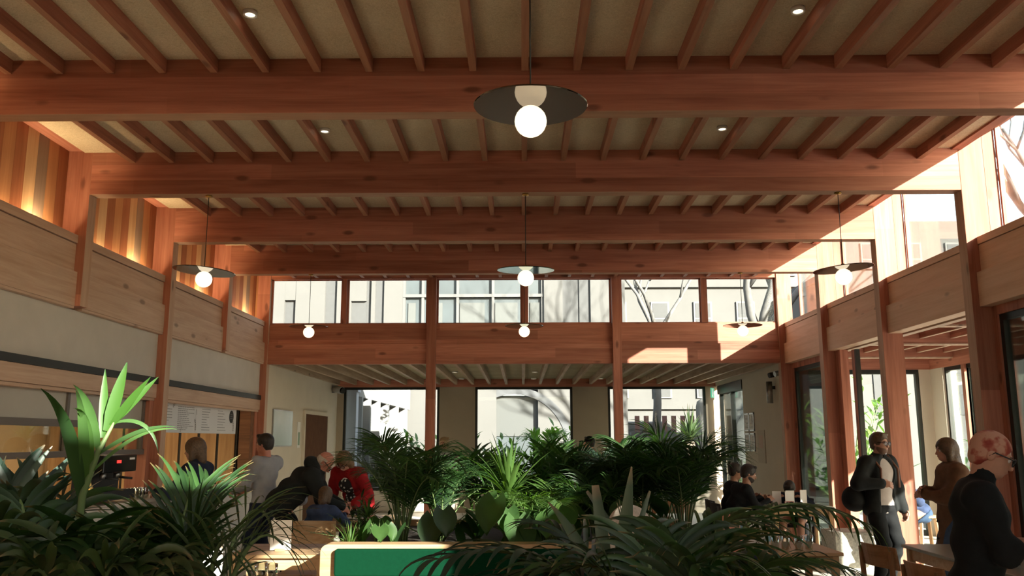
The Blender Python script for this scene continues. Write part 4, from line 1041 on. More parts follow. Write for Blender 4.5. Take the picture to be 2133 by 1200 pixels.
# ================================================================ PEOPLE
def _l(v): return np.sqrt((v * v).sum(-1))
def smin(a, b, k):
    h = np.clip(0.5 + 0.5 * (b - a) / k, 0, 1)
    return b * (1 - h) + a * h - k * h * (1 - h)
def rc(a, b, r1, r2, o=0.0):
    a, b = np.array(a, float), np.array(b, float); ba = b - a; bb = (ba * ba).sum() + 1e-9
    def f(p):
        h = np.clip(((p - a) @ ba) / bb, 0, 1)
        return _l(p - a - h[:, None] * ba) - (r1 + (r2 - r1) * h) - o
    f.box = (np.minimum(a - r1, b - r2) - o, np.maximum(a + r1, b + r2) + o)
    return f
def el(c, r, R=None, o=0.0):
    c = np.array(c, float); r = np.array(r, float) + o; R_ = np.eye(3) if R is None else np.array(R, float)
    def f(p):
        q = (p - c) @ R_
        k0 = _l(q / r); k1 = _l(q / (r * r)) + 1e-9
        return k0 * (k0 - 1) / k1
    m = r.max(); f.box = (c - m, c + m)
    return f
def uni(fs, k=0.03):
    def f(p):
        d = fs[0](p)
        for g in fs[1:]: d = smin(d, g(p), k)
        return d
    f.box = (np.min([g.box[0] for g in fs], 0), np.max([g.box[1] for g in fs], 0))
    return f
def cut(f, g):
    """f without the inside of g"""
    def h(p): return np.maximum(f(p), -g(p))
    h.box = f.box; return h
def half(c, n):
    """inside where (p-c).n < 0"""
    c, n = np.array(c, float), np.array(n, float) / np.linalg.norm(n)
    return lambda p: (p - c) @ n
def inter(f, *gs):
    def h(p):
        d = f(p)
        for g in gs: d = np.maximum(d, g(p))
        return d
    h.box = f.box; return h
def folds(f, amp=0.005, seed=0):
    """cloth folds: slanting ripples on the surface"""
    r = random.Random(seed); K = [(np.array([r.uniform(-22, 22), r.uniform(-22, 22), r.uniform(18, 46)]), r.uniform(0, 6)) for _ in range(4)]
    K2 = [np.array([r.uniform(-9, 9), r.uniform(-9, 9), r.uniform(-9, 9)]) for _ in range(4)]
    def g(p):
        w = 0
        for (k, ph), k2 in zip(K, K2): w = w + np.sin(p @ k + ph + 1.6 * np.sin(p @ k2))
        return f(p) + amp * w * 0.5
    g.box = f.box; return g
def nets(f, h, pad=0.02):
    lo, hi = f.box[0] - pad, f.box[1] + pad
    n = np.ceil((hi - lo) / h).astype(int) + 1
    ax = [lo[i] + h * np.arange(n[i]) for i in range(3)]
    G = np.stack(np.meshgrid(*ax, indexing='ij'), -1).reshape(-1, 3)
    V = f(G).reshape(n)
    S = V < 0
    cn = n - 1
    cnt = np.zeros(cn); acc = np.zeros((*cn, 3))
    I = np.stack(np.meshgrid(*[np.arange(c) for c in cn], indexing='ij'), -1).astype(float)
    cor = [(i, j, k) for i in (0, 1) for j in (0, 1) for k in (0, 1)]
    def sub(A, c): return A[c[0]:c[0] + cn[0], c[1]:c[1] + cn[1], c[2]:c[2] + cn[2]]
    for a in range(8):
        for b in range(a + 1, 8):
            ca, cb = cor[a], cor[b]
            if sum(abs(x - y) for x, y in zip(ca, cb)) != 1: continue
            va, vb = sub(V, ca), sub(V, cb); m = (va < 0) != (vb < 0)
            t = np.where(m, va / np.where(m, va - vb, 1), 0)
            for d in range(3): acc[..., d] += np.where(m, ca[d] + t * (cb[d] - ca[d]), 0)
            cnt += m
    act = cnt > 0
    idx = -np.ones(cn, int); idx[act] = np.arange(act.sum())
    P = (I[act] + acc[act] / cnt[act][:, None]) * h + lo
    F = []
    for d in range(3):
        e = [slice(None)] * 3; e2 = [slice(None)] * 3; e[d] = slice(0, n[d] - 1); e2[d] = slice(1, n[d])
        A, B = S[tuple(e)], S[tuple(e2)]; m = A != B
        u, v = (d + 1) % 3, (d + 2) % 3
        q = np.argwhere(m); q = q[(q[:, u] > 0) & (q[:, v] > 0) & (q[:, u] < cn[u]) & (q[:, v] < cn[v])]
        if len(q) == 0: continue
        def at(du, dv):
            w = q.copy(); w[:, u] += du; w[:, v] += dv
            return idx[w[:, 0], w[:, 1], w[:, 2]]
        quad = np.stack([at(-1, -1), at(0, -1), at(0, 0), at(-1, 0)], 1)
        fl = ~A[q[:, 0], q[:, 1], q[:, 2]]
        quad[fl] = quad[fl][:, ::-1]
        F.append(quad)
    F = np.concatenate(F) if F else np.zeros((0, 4), int)
    F = F[(F >= 0).all(1)]
    return P, F
def add_sdf(m, f, h, mi=0):
    P, F = nets(f, h)
    o = len(m.v); m.v += [tuple(p) for p in P.tolist()]
    m.f += [tuple(x + o for x in q) for q in F.tolist()]; m.m += [mi] * len(F); m.sm += [True] * len(F)
    return m
def ik(a, b, l1, l2, hint):
    a, b, hint = Vector(a), Vector(b), Vector(hint); d = b - a; L = min(d.length, (l1 + l2) * 0.999); dn = d.normalized()
    x = (l1 * l1 - l2 * l2 + L * L) / (2 * L); hgt = sqrt(max(0, l1 * l1 - x * x))
    hv = (hint - dn * hint.dot(dn)).normalized()
    return a + dn * x + hv * hgt, a + dn * L
LENS = glass('spectacle_lens', (0.8, 0.82, 0.82), 0.12)
SKIN = plain('skin_fair', (0.46, 0.24, 0.165), 0.5, var=0.06, sc=25)
SKINP = plain('skin_pink', (0.50, 0.20, 0.14), 0.5, var=0.08, sc=25)
SKINT = plain('skin_tan', (0.33, 0.17, 0.11), 0.5, var=0.06, sc=25)
EYEW = plain('eye_white', (0.6, 0.58, 0.55), 0.3); LIP = plain('lips', (0.36, 0.13, 0.11), 0.5)
HDARK = plain('hair_dark', (0.018, 0.012, 0.009), 0.55, var=0.3, sc=50, bump=0.5); HBROWN = plain('hair_brown', (0.09, 0.05, 0.025), 0.55, var=0.35, sc=50, bump=0.5)
HBLOND = plain('hair_blond', (0.33, 0.23, 0.13), 0.6, var=0.25, sc=50, bump=0.5); HGREY = plain('hair_pale_grey', (0.46, 0.40, 0.33), 0.6, var=0.2, sc=50, bump=0.5)
def cloth(n, c, v=0.18): return plain(n, c, 0.85, var=v, sc=14, bump=0.35, spec=0.2)
C_BLACK = cloth('black_cotton', (0.010, 0.011, 0.012)); C_NAVY = cloth('navy_wool', (0.016, 0.022, 0.045)); C_CHAR = cloth('charcoal_jacket', (0.016, 0.018, 0.018)); C_GREY = cloth('pale_grey_shirt', (0.33, 0.33, 0.35), 0.06)
C_TEE = cloth('light_tee', (0.42, 0.37, 0.34), 0.05); C_COAT = cloth('brown_coat', (0.13, 0.068, 0.038)); C_RED = cloth('red_cardigan', (0.30, 0.012, 0.016)); C_JEAN = cloth('blue_jeans', (0.05, 0.09, 0.16)); C_LJEAN = cloth('light_jeans', (0.16, 0.28, 0.36)); C_BLUE = cloth('blue_jumper', (0.05, 0.075, 0.15)); C_SHOE = plain('dark_shoe', (0.02, 0.016, 0.013), 0.5)
def dress_print():
    t = NT('black_dress_with_white_dots'); b = t.bsdf(Roughness=0.8)
    vo = t.n('TexVoronoi'); t.l(t.coord(), vo.inputs['Vector']); vo.inputs['Scale'].default_value = 26
    t.l(t.ramp([(0.30, (0.62, 0.62, 0.6)), (0.36, (0.012, 0.012, 0.016))], vo.outputs['Distance']), b.inputs['Base Color']); return t.m
C_DRESS = dress_print()
def dyed():
    t = NT('cropped_hair_with_red_dye'); b = t.bsdf(Roughness=0.7)
    n = t.noise(t.coord(), 14, 3, 0.5)
    t.l(t.ramp([(0.46, (0.50, 0.27, 0.19)), (0.55, (0.36, 0.09, 0.055)), (0.63, (0.26, 0.035, 0.022))], n), b.inputs['Base Color']); t.bump(b, t.noise(t.coord(), 220, 2), 0.3, 0.002); return t.m
HDYED = dyed()
def person(label, loc, rz, H=1.74, lean=0.0, hunch=0.0, seat=None, hyaw=0.0, hpitch=0.0, hroll=0.0, handR=None, handL=None, footR=None, footL=None, elbR=(0.5, -0.6, -0.5), elbL=(-0.5, -0.6, -0.5),
           skin=SKIN, top=C_BLACK, toff=0.010, trous=C_BLACK, hair='short', hairm=HDARK, glasses=False, beard=None, jacket=None, joff=0.032, jopen=0.055, coat=None, hood=False, collar=0.0, belt=False, skirt=None, cap=False, sleeve=1.0, res=0.016, face=0.007, curlR=0.9, curlL=0.9, female=False, shoes=True, hipy=0.0, loose=0.0, group=None):
    s = H / 1.75
    t = thing('person', label, 'person', loc, rz, group)
    hz = (0.93 * s) if seat is None else seat + 0.10
    pel = np.array([0, hipy, hz])
    def U(x, y, z, extra=0.0):
        """upper-body point: leans forward from the hips, a little more above the chest"""
        a = radians(lean); q = np.array([x, y, z], float) * s
        if z > 0.26 and hunch:
            b = radians(hunch); y0, z0 = q[1], q[2] - 0.26 * s
            q[1] = y0 * cos(b) + z0 * sin(b); q[2] = 0.26 * s - y0 * sin(b) + z0 * cos(b)
        return pel + np.array([q[0], q[1] * cos(a) + q[2] * sin(a), -q[1] * sin(a) + q[2] * cos(a)])
    la, lb = radians(lean), radians(lean + hunch)
    Rl = lambda a: np.array([[1, 0, 0], [0, cos(a), sin(a)], [0, -sin(a), cos(a)]]).T
    sw = 0.172 if female else 0.19
    shR, shL = U(sw, -0.01, 0.47), U(-sw, -0.01, 0.47)
    nb = U(0, -0.005, 0.53)
    hr = Euler((-radians(hpitch), radians(hroll), radians(hyaw))).to_matrix()
    Rh = np.array(hr)
    hc = nb + (np.array([0, 0.02, 0.06]) * s) @ Rl(lb).T * 0.9 + Rh @ (np.array([0, 0.015, 0.115]) * s)
    hR = U(0.30, 0.12, -0.12) if handR is None else np.array(handR, float)
    hL = U(-0.30, 0.12, -0.12) if handL is None else np.array(handL, float)
    eR, wR = ik(shR, hR, 0.285 * s, 0.255 * s, elbR); eL, wL = ik(shL, hL, 0.285 * s, 0.255 * s, elbL)
    jR, jL = pel + np.array([0.092 * s, 0, -0.02]), pel + np.array([-0.092 * s, 0, -0.02])
    if seat is None:
        fR = np.array([0.11, 0.0, 0.085]) if footR is None else np.array(footR, float); fL = np.array([-0.11, 0.02, 0.085]) if footL is None else np.array(footL, float)
    else:
        fR = np.array([0.12, 0.42, 0.085]) if footR is None else np.array(footR, float); fL = np.array([-0.12, 0.40, 0.085]) if footL is None else np.array(footL, float)
    kR, aR = ik(jR, fR, 0.43 * s, 0.43 * s, (0.1, 1, 0.4)); kL, aL = ik(jL, fL, 0.43 * s, 0.43 * s, (-0.1, 1, 0.4))
    kR, aR, kL, aL = (np.array(q) for q in (kR, aR, kL, aL))
    def torso(o, k=0.05):
        w = 0.93 if female else 1.0
        return [el(pel + [0, 0, 0.0], np.array([0.168, 0.118, 0.13]) * s, Rl(la * 0.5), o), el(U(0, 0.012, 0.17), np.array([0.148 * w, 0.108, 0.17]) * s, Rl(la), o),
                el(U(0, 0.01, 0.37), np.array([0.168 * w, 0.118, 0.18]) * s, Rl(lb), o), rc(U(-sw + 0.02, -0.015, 0.462), U(sw - 0.02, -0.015, 0.462), 0.066 * s, 0.066 * s, o)]
    def arm(sh, e, w, o, f=1.0):
        e, w = np.array(e), np.array(w)
        g = [rc(sh, e, 0.056 * s, 0.044 * s, o)]
        if f > 0.55: g.append(rc(e, e + (w - e) * (f - 0.5) / 0.5 * 0.98, 0.044 * s, (0.044 - 0.016 * (f - 0.5) / 0.5) * s, o))
        return g
    def leg(j, k_, a_, o):
        j, k_, a_ = np.array(j), np.array(k_), np.array(a_)
        return [rc(j, k_, 0.090 * s, 0.060 * s, o), rc(k_, a_, 0.058 * s, 0.037 * s, o), el(k_ + (a_ - k_) * 0.3 - np.array([0, 0.012, 0]), np.array([0.05, 0.052, 0.12]) * s, None, o)]
    # ---- body: torso, limbs, head and hands in one mesh
    m = MB()
    hd = lambda v: hc + Rh @ (np.array(v, float) * s)
    bodyp = torso(-0.006) + arm(shR, eR, wR, -0.004) + arm(shL, eL, wL, -0.004) + leg(jR, kR, aR, -0.006) + leg(jL, kL, aL, -0.006) + [rc(nb - (nb - pel) * 0.06, hd((0, -0.018, -0.06)), 0.056 * s, 0.052 * s)]
    add_sdf(m, uni(bodyp, 0.035), res)
    hdp = [el(hd((0, -0.014, 0.032)), np.array([0.076, 0.096, 0.088]) * s, Rh), el(hd((0, 0.02, -0.03)), np.array([0.061, 0.074, 0.084]) * s, Rh), el(hd((0, 0.042, -0.082)), np.array([0.040, 0.042, 0.032]) * s, Rh),
           rc(hd((0, -0.02, -0.06)), nb, 0.052 * s, 0.055 * s)]
    hf = uni(hdp, 0.03)
    hf2 = uni([hf, rc(hd((-0.028, 0.083, 0.020)), hd((0.028, 0.083, 0.020)), 0.011 * s, 0.011 * s), rc(hd((0, 0.092, 0.008)), hd((0, 0.108, -0.030)), 0.008 * s, 0.0135 * s), el(hd((0, 0.089, -0.058)), np.array([0.023, 0.011, 0.010]) * s, Rh)], 0.012)
    for sx in (-1, 1): hf2 = cut(hf2, el(hd((sx * 0.031, 0.094, 0.003)), np.array([0.015, 0.012, 0.010]) * s, Rh))
    hf3 = uni([hf2] + [el(hd((sx * 0.074, -0.012, -0.004)), np.array([0.010, 0.021, 0.032]) * s, Rh) for sx in (-1, 1)], 0.006)
    add_sdf(m, hf3, face)
    for sx in (-1, 1):
        c = hd((sx * 0.031, 0.079, 0.003)); m.sphere(c, 0.0115 * s, 10, 1); c2 = hd((sx * 0.031, 0.0875, 0.003)); m.sphere(c2, 0.005 * s, 8, 2)
        m.tube([hd((sx * 0.017, 0.094, 0.021)), hd((sx * 0.032, 0.091, 0.026)), hd((sx * 0.046, 0.078, 0.021))], [0.003 * s, 0.0042 * s, 0.002 * s], 6, 2)
    m.tube([hd((-0.020, 0.094, -0.058)), hd((0, 0.1005, -0.058)), hd((0.020, 0.094, -0.058))], [0.002 * s, 0.0042 * s, 0.002 * s], 6, 3)
    def hand(e, w, sgn, curl):
        e, w = np.array(e), np.array(w); d = (w - e) / np.linalg.norm(w - e)
        n_ = np.array([-sgn, 0.15, -0.35]); n_ = n_ - d * (n_ @ d); n_ /= np.linalg.norm(n_)   # palm faces inward / down
        sd = np.cross(d, n_) * sgn
        R_ = np.stack([sd, n_, d], 1)
        g = [el(w + d * 0.048 * s, np.array([0.041, 0.017, 0.052]) * s, R_), rc(w - d * 0.02, w + d * 0.02 * s, 0.027 * s, 0.026 * s)]
        for q, (off, Lf) in enumerate(((0.031, 0.070), (0.011, 0.080), (-0.010, 0.075), (-0.030, 0.060))):
            p = w + d * 0.088 * s + sd * off * s; a_ = 0.15
            for seg in range(3):
                a_ += curl * (0.45, 0.55, 0.4)[seg]
                dd = d * cos(a_) + n_ * sin(a_) + sd * off * 1.2
                p2 = p + dd * Lf * (0.45, 0.32, 0.23)[seg] * s; g.append(rc(p, p2, (0.0095, 0.0088, 0.008)[seg] * s, (0.0088, 0.008, 0.0068)[seg] * s)); p = p2
        p = w + d * 0.022 * s + sd * 0.030 * s
        for seg in range(3):
            dd = d * (0.55 + 0.12 * seg) + sd * (0.75 - 0.45 * seg * curl) + n_ * (0.25 + 0.2 * seg * curl); dd /= np.linalg.norm(dd)
            p2 = p + dd * (0.036, 0.032, 0.024)[seg] * s; g.append(rc(p, p2, (0.014, 0.0105, 0.009)[seg] * s, (0.011, 0.0095, 0.0075)[seg] * s)); p = p2
        return uni(g, 0.006)
    add_sdf(m, hand(eR, wR, 1, curlR), 0.0055); add_sdf(m, hand(eL, wL, -1, curlL), 0.0055)
    m.build('body', [skin, EYEW, HDARK, LIP], t)
    # ---- clothes
    tp = torso(toff, 0.05) + arm(shR, eR, wR, toff, sleeve) + arm(shL, eL, wL, toff, sleeve)
    if loose: tp = tp + [el(U(0, -0.015, 0.16), np.array([0.165, 0.145, 0.16]) * s, Rl(la), loose)]
    hem = U(0, 0, -0.02 if belt else -0.10); ax_ = U(0, 0, 0.3) - U(0, 0, 0.0)
    f = folds(uni(tp, 0.04), 0.006, len(label))
    if collar: f = uni([f, rc(nb - (nb - pel) * 0.05, nb + (hc - nb) * collar, 0.064 * s, 0.062 * s)], 0.03)
    f = inter(f, half(hem, -ax_))
    if not collar: f = cut(f, rc(nb + (hc - nb) * 0.04, nb + (hc - nb) * 0.8 + np.array([0, 0.02, 0]), 0.055 * s, 0.07 * s))
    else: f = inter(f, half(nb + (hc - nb) * collar * 0.98, (hc - nb)))
    add_sdf(MB(), f, res) if False else None
    add_sdf(mm := MB(), f, min(res, 0.013)); mm.build('dress' if skirt else 'shirt', top, t)
    if skirt:
        g = inter(uni([el(pel + [0, 0, -0.02], np.array([0.185, 0.15, 0.2]) * s, None), rc(pel + [0, 0, -0.1], [0, hipy + 0.02, 0.42], 0.17 * s, 0.24 * s)], 0.05), half([0, 0, 0.45], (0, 0, -1)), half(U(0, 0, 0.06), ax_))
        add_sdf(mm := MB(), g, res); mm.build('skirt', skirt, t)
    g = folds(uni([el(pel, np.array([0.170, 0.120, 0.13]) * s, Rl(la * 0.5), 0.012)] + leg(jR, kR, aR, 0.018) + leg(jL, kL, aL, 0.018) + [rc((kR + aR) / 2, aR, 0.06, 0.062), rc((kL + aL) / 2, aL, 0.06, 0.062)], 0.03), 0.005, len(label) + 1)
    g = inter(g, half(U(0, 0, 0.03 if belt else 0.0), ax_))
    add_sdf(mm := MB(), g, res); mm.build('trousers', trous, t)
    if belt:
        b_ = inter(el(pel, np.array([0.170, 0.120, 0.13]) * s, None, 0.016), half(U(0, 0, 0.035), ax_), half(U(0, 0, -0.002), -ax_))
        add_sdf(mm := MB(), b_, 0.009); bo = mm.build('belt', plain('black_belt', (0.015, 0.015, 0.015), 0.35), t); Bx(-0.02, 0.02, 0.125 + hipy, 0.14 + hipy, hz, hz + 0.035).build('buckle', GREYMETAL, bo)
    if jacket:
        jp = [el(U(0, 0, -0.03), np.array([0.185, 0.140, 0.15]) * s, Rl(la * 0.6), joff)] + torso(joff) + arm(shR, eR, wR, joff, 1.0) + arm(shL, eL, wL, joff, 1.0) + [rc(nb - (nb - pel) * 0.06, nb + (hc - nb) * 0.22, 0.074 * s, 0.075 * s)]
        j = inter(folds(uni(jp, 0.04), 0.005, len(label) + 2), half(U(0, 0, -0.13), -ax_), half(nb + (hc - nb) * 0.36, (hc - nb)))
        if jopen: j = cut(j, uni([rc(U(0, 0.22, -0.25), U(0, 0.20, 0.55), jopen * s * 1.15 + 0.10, jopen * s + 0.08)], 0.01))
        j = cut(j, rc(nb, hc, 0.058 * s, 0.058 * s))
        add_sdf(mm := MB(), j, min(res, 0.014)); jo = mm.build('jacket', jacket, t)
        if hood:
            add_sdf(mm := MB(), uni([el(U(0, -0.13, 0.52), np.array([0.13, 0.085, 0.095]) * s, Rl(lb)), rc(U(-0.10, -0.06, 0.53), U(0.10, -0.06, 0.53), 0.06 * s, 0.06 * s), rc(U(-0.11, 0.02, 0.50), U(-0.09, -0.08, 0.53), 0.04 * s, 0.05 * s), rc(U(0.11, 0.02, 0.50), U(0.09, -0.08, 0.53), 0.04 * s, 0.05 * s)], 0.03), 0.014); mm.build('hood', jacket, jo)
    if coat:
        cp = torso(0.036) + arm(shR, eR, wR, 0.032, 1.0) + arm(shL, eL, wL, 0.032, 1.0) + [rc(pel + [0, 0, 0.05], [0, hipy - 0.02, 0.42], 0.165 * s, 0.225 * s), rc(nb - (nb - pel) * 0.05, nb + (hc - nb) * 0.2, 0.075, 0.075)]
        j = inter(folds(uni(cp, 0.05), 0.006, 5), half([0, 0, 0.36], (0, 0, -1)), half(nb + (hc - nb) * 0.34, (hc - nb)))
        j = cut(j, rc(nb, hc, 0.058 * s, 0.058 * s))
        add_sdf(mm := MB(), j, res); co = mm.build('coat', coat, t)
        for k in range(3):
            z = hz - 0.05 - 0.17 * k; MB().sphere((-0.05, hipy + 0.19 + 0.012 * k, z), 0.014, 10).build('button', C_SHOE, co)
    if shoes:
        for a_, sx in ((np.array(aR), 1), (np.array(aL), -1)):
            g = uni([rc(a_ + [0, -0.035, -0.035], a_ + [0, 0.14, -0.052], 0.043, 0.033), rc(a_ + [0, 0, 0.01], a_ + [0, -0.01, -0.03], 0.045, 0.045)], 0.03)
            g = inter(g, half(a_ + [0, 0, -0.083], (0, 0, -1)))
            add_sdf(mm := MB(), g, 0.012); mm.build('shoe', C_SHOE, t)
    # ---- hair, beard, glasses, cap
    if hair != 'none':
        hs = {'short': 0.012, 'crop': 0.004, 'bun': 0.012, 'long': 0.020, 'bob': 0.022, 'fringe': 0.006, 'curly': 0.030}[hair]
        base = el(hd((0, -0.016, 0.034)), np.array([0.078, 0.098, 0.090]) * s, Rh, hs)
        hn = lambda v: Rh @ np.array(v, float)
        if hair == 'fringe':
            g = inter(uni([base, el(hd((0, -0.03, -0.02)), np.array([0.078, 0.075, 0.06]) * s, Rh)], 0.02), half(hd((0, 0.0, 0.045)), hn((0, -0.3, 1))), half(hd((0, 0.012, 0)), hn((0, 1, 0))), half(hd((0, 0, -0.07)), hn((0, -0.2, -1))))
        elif hair in ('short', 'crop', 'bun', 'curly'):
            g = uni([base, el(hd((0, -0.045, -0.02)), np.array([0.070, 0.060, 0.070]) * s, Rh, hs * 0.7)], 0.02)
            g = cut(g, el(hd((0, 0.105, -0.035)), np.array([0.085, 0.085, 0.098]) * s, Rh)); g = cut(g, el(hd((0, 0.02, -0.09)), np.array([0.12, 0.065, 0.085]) * s, Rh)); g = inter(g, half(hd((0, 0, -0.085)), hn((0, -0.1, -1))))
            if hair == 'short': g = uni([g, rc(hd((-0.035, 0.065, 0.105)), hd((0.04, 0.060, 0.108)), 0.022 * s, 0.02 * s)], 0.02)
            if hair == 'bun': g = uni([g, el(hd((0, -0.10, 0.095)), np.array([0.042, 0.040, 0.040]) * s, Rh)] + [el(hd((0.03 * cos(q), -0.11 + 0.01 * sin(3 * q), 0.10 + 0.035 * sin(q))), (0.018,) * 3) for q in range(6)], 0.01)
            if hair == 'curly': g = uni([g] + [el(hd((0.085 * sin(q * 1.9) * cos(q), -0.03 - 0.07 * abs(sin(q)), 0.05 + 0.07 * sin(q * 2.3))), (0.028 * s,) * 3) for q in range(14)], 0.012)
        else:
            drop = -0.36 if hair == 'long' else -0.10
            gs = [base, rc(hd((0, -0.07, 0.0)), hd((0, -0.075, -0.12)), 0.070 * s, 0.065 * s)]
            for sx in (-1, 1): gs.append(rc(hd((sx * 0.065, -0.01, 0.03)), hd((sx * 0.070, 0.0, -0.10)), 0.036 * s, 0.034 * s))
            if hair == 'long':
                p0 = hd((0, -0.07, -0.10)); p1 = U(0, -0.15, 0.32)
                gs += [rc(p0, p1, 0.068 * s, 0.052 * s), rc(hd((-0.055, -0.05, -0.1)), U(-0.085, -0.14, 0.30), 0.045 * s, 0.035 * s), rc(hd((0.055, -0.05, -0.1)), U(0.085, -0.14, 0.30), 0.045 * s, 0.035 * s)]
            g = uni(gs, 0.025)
            g = cut(g, el(hd((0, 0.115, -0.045)), np.array([0.062, 0.085, 0.112]) * s, Rh))
        add_sdf(mm := MB(), g, min(face + 0.001, 0.008)); mm.build('hair', hairm, t)
    if beard:
        g = uni([el(hd((0, 0.022, -0.042)), np.array([0.062, 0.074, 0.076]) * s, Rh, 0.004), el(hd((0, 0.044, -0.084)), np.array([0.041, 0.043, 0.033]) * s, Rh, 0.005)], 0.02)
        g = inter(g, half(hd((0, 0.05, -0.045)), Rh @ np.array([0, 0.25, 1.0]))); g = cut(g, el(hd((0, 0.10, -0.058)), np.array([0.018, 0.02, 0.008]) * s, Rh)); g = inter(g, half(hd((0, -0.01, 0)), Rh @ np.array([0, -1, 0])))
        add_sdf(mm := MB(), g, face); mm.build('beard', beard, t)
    if glasses:
        m = MB(); r_ = 0.024 * s
        for sx in (-1, 1):
            c = np.array([sx * 0.033, 0.108, 0.002]); ring = []
            for q in range(17):
                a_ = 2 * pi * q / 16; ring.append(hd((c[0] + r_ / s * 1.08 * np.sign(cos(a_)) * abs(cos(a_)) ** 0.7, c[1] - 0.08 * abs(c[0] + 0.03 * cos(a_)) ** 1.2, c[2] + r_ / s * 0.82 * np.sign(sin(a_)) * abs(sin(a_)) ** 0.7)))
            m.tube(ring, 0.0032 * s, 6, caps=False)
            m.tube([hd((sx * 0.060, 0.100, 0.010)), hd((sx * 0.074, 0.085, 0.012)), hd((sx * 0.082, 0.0, 0.014)), hd((sx * 0.080, -0.02, -0.012))], [0.0035 * s] * 4, 6)
        m.tube([hd((-0.010, 0.109, 0.006)), hd((0, 0.113, 0.010)), hd((0.010, 0.109, 0.006))], 0.003 * s, 6)
        go = m.build('glasses', plain('glasses_frame', (0.012, 0.01, 0.009), 0.25), t)
        for sx in (-1, 1):
            mm = MB(); ps_ = [hd((sx * 0.033 + 0.024 * cos(2 * pi * q / 14), 0.1075 - 0.08 * abs(sx * 0.033 + 0.024 * cos(2 * pi * q / 14)) ** 1.2, 0.002 + 0.019 * sin(2 * pi * q / 14))) for q in range(14)]
            mm.add(ps_, [tuple(range(14))]); mm.build('lens', LENS, go)
    if cap:
        g = inter(el(hd((0, -0.012, 0.036)), np.array([0.082, 0.100, 0.092]) * s, Rh, 0.01), half(hd((0, 0, 0.03)), Rh @ np.array([0, 0, -1])))
        add_sdf(mm := MB(), g, 0.009); add_sdf(mm, inter(el(hd((0, 0.12, 0.03)), np.array([0.07, 0.085, 0.02]) * s, Rh), half(hd((0, 0.05, 0.0)), Rh @ np.array([0, -1, 0]))), 0.007); mm.build('cap', C_BLACK, t)
    return t, dict(U=U, shR=shR, shL=shL, nb=nb, hc=hc, hd=hd, pel=pel, wR=wR, wL=wL)
# the person in black beside the long table (profile to the right, looking down at their hands)
person('person in a loose black shirt with dyed cropped hair and glasses, looking down', (2.345, 4.66, 0), radians(-110), 1.715, lean=3, hunch=7, hpitch=25, hyaw=2, handR=(0.15, 0.36, 1.19), handL=(-0.12, 0.38, 1.13), elbR=(0.15, -1, -0.6), elbL=(-0.25, -1, -0.4),
       hair='crop', hairm=HDYED, glasses=True, collar=0.52, belt=True, top=cloth('black_shirt', (0.010, 0.012, 0.013)), toff=0.02, loose=0.0, res=0.012, face=0.0048, sleeve=0.56, curlR=0.5, curlL=0.7)
# man with the open jacket leaning at the post
pm, inf = person('man in a dark open jacket and pale tee with glasses, by the timber post', (4.14, 10.28, 0), radians(206), 1.735, lean=2, hunch=2, hpitch=4, hyaw=8, handR=(0.17, 0.20, 1.16), handL=(-0.26, 0.10, 0.86), elbR=(0.9, -0.6, -0.2), footR=(0.15, 0.05, 0.085), footL=(-0.10, -0.02, 0.085),
       hair='short', hairm=HBROWN, glasses=True, beard=plain('stubble', (0.16, 0.09, 0.06), 0.7), jacket=C_CHAR, top=C_TEE, toff=0.014, jopen=0.05, face=0.006, curlR=1.1)
for sx in (-1, 1):
    U = inf['U']; pts = [U(sx * 0.12, -0.11, 0.50), U(sx * 0.13, 0.02, 0.555), U(sx * 0.135, 0.155, 0.42), U(sx * 0.145, 0.165, 0.20)]
    MB().tube(pts, 0.014, 8).build('strap', plain('tan_strap', (0.16, 0.06, 0.03), 0.6) if sx == -1 else bpy.data.materials['tan_strap'], pm)
t = thing('backpack', 'black backpack hanging at the side of the man in the open jacket', 'bag', (3.88, 10.34, 0.98), radians(206))
add_sdf(mm := MB(), uni([el((0.0, 0, 0), (0.17, 0.12, 0.15)), el((0.02, 0.05, -0.03), (0.13, 0.10, 0.09))], 0.03), 0.014); mm.build('body', C_BLACK, t)
MB().tube([(-0.05, 0, 0.14), (0.0, 0.05, 0.24), (0.06, 0.03, 0.14)], 0.012, 8).build('strap', C_SHOE, t)
person('woman with long brown hair in a long brown coat, hands clasped', (4.46, 9.18, 0), radians(84), 1.66, hpitch=3, hyaw=3, handR=(0.04, 0.27, 1.13), handL=(-0.06, 0.28, 1.09), hair='long', hairm=HBROWN, coat=C_COAT, top=C_BLACK, trous=C_JEAN, female=True)
person('person in blue jeans sitting on the bar stool behind the post', (4.98, 11.15, 0), radians(92), 1.70, lean=36, hunch=15, seat=0.66, footR=(0.10, 0.30, 0.32), footL=(-0.10, 0.28, 0.32), hair='short', top=C_BLUE, trous=C_JEAN, handR=(0.2, 0.35, 1.0), handL=(-0.2, 0.35, 1.0), res=0.018, face=0.009)
# two people at the grey table
person('bearded man in black sitting bent forward at the grey-topped table', (2.92, 12.42, 0), radians(-92), 1.76, lean=20, hunch=14, seat=0.455, hpitch=18, handR=(0.10, 0.50, 0.83), handL=(-0.12, 0.50, 0.83), hair='short', beard=HDARK, skin=SKINT, trous=C_LJEAN, top=C_BLACK, footR=(0.18, 0.50, 0.085))
person('person in black with a hair bun sitting behind the bearded man', (3.0, 13.02, 0), radians(-88), 1.66, lean=12, hunch=8, seat=0.455, hpitch=8, handR=(0.10, 0.48, 0.82), handL=(-0.12, 0.45, 0.82), hair='bun', skin=SKINT, female=True, trous=C_BLACK)
person('person in navy with a bowed dark head across the grey table', (4.10, 13.22, 0), radians(150), 1.62, lean=42, hunch=22, seat=0.455, hpitch=45, handR=(0.2, 0.45, 0.80), handL=(-0.2, 0.45, 0.80), hair='short', top=C_NAVY, trous=C_NAVY, res=0.018, face=0.009)
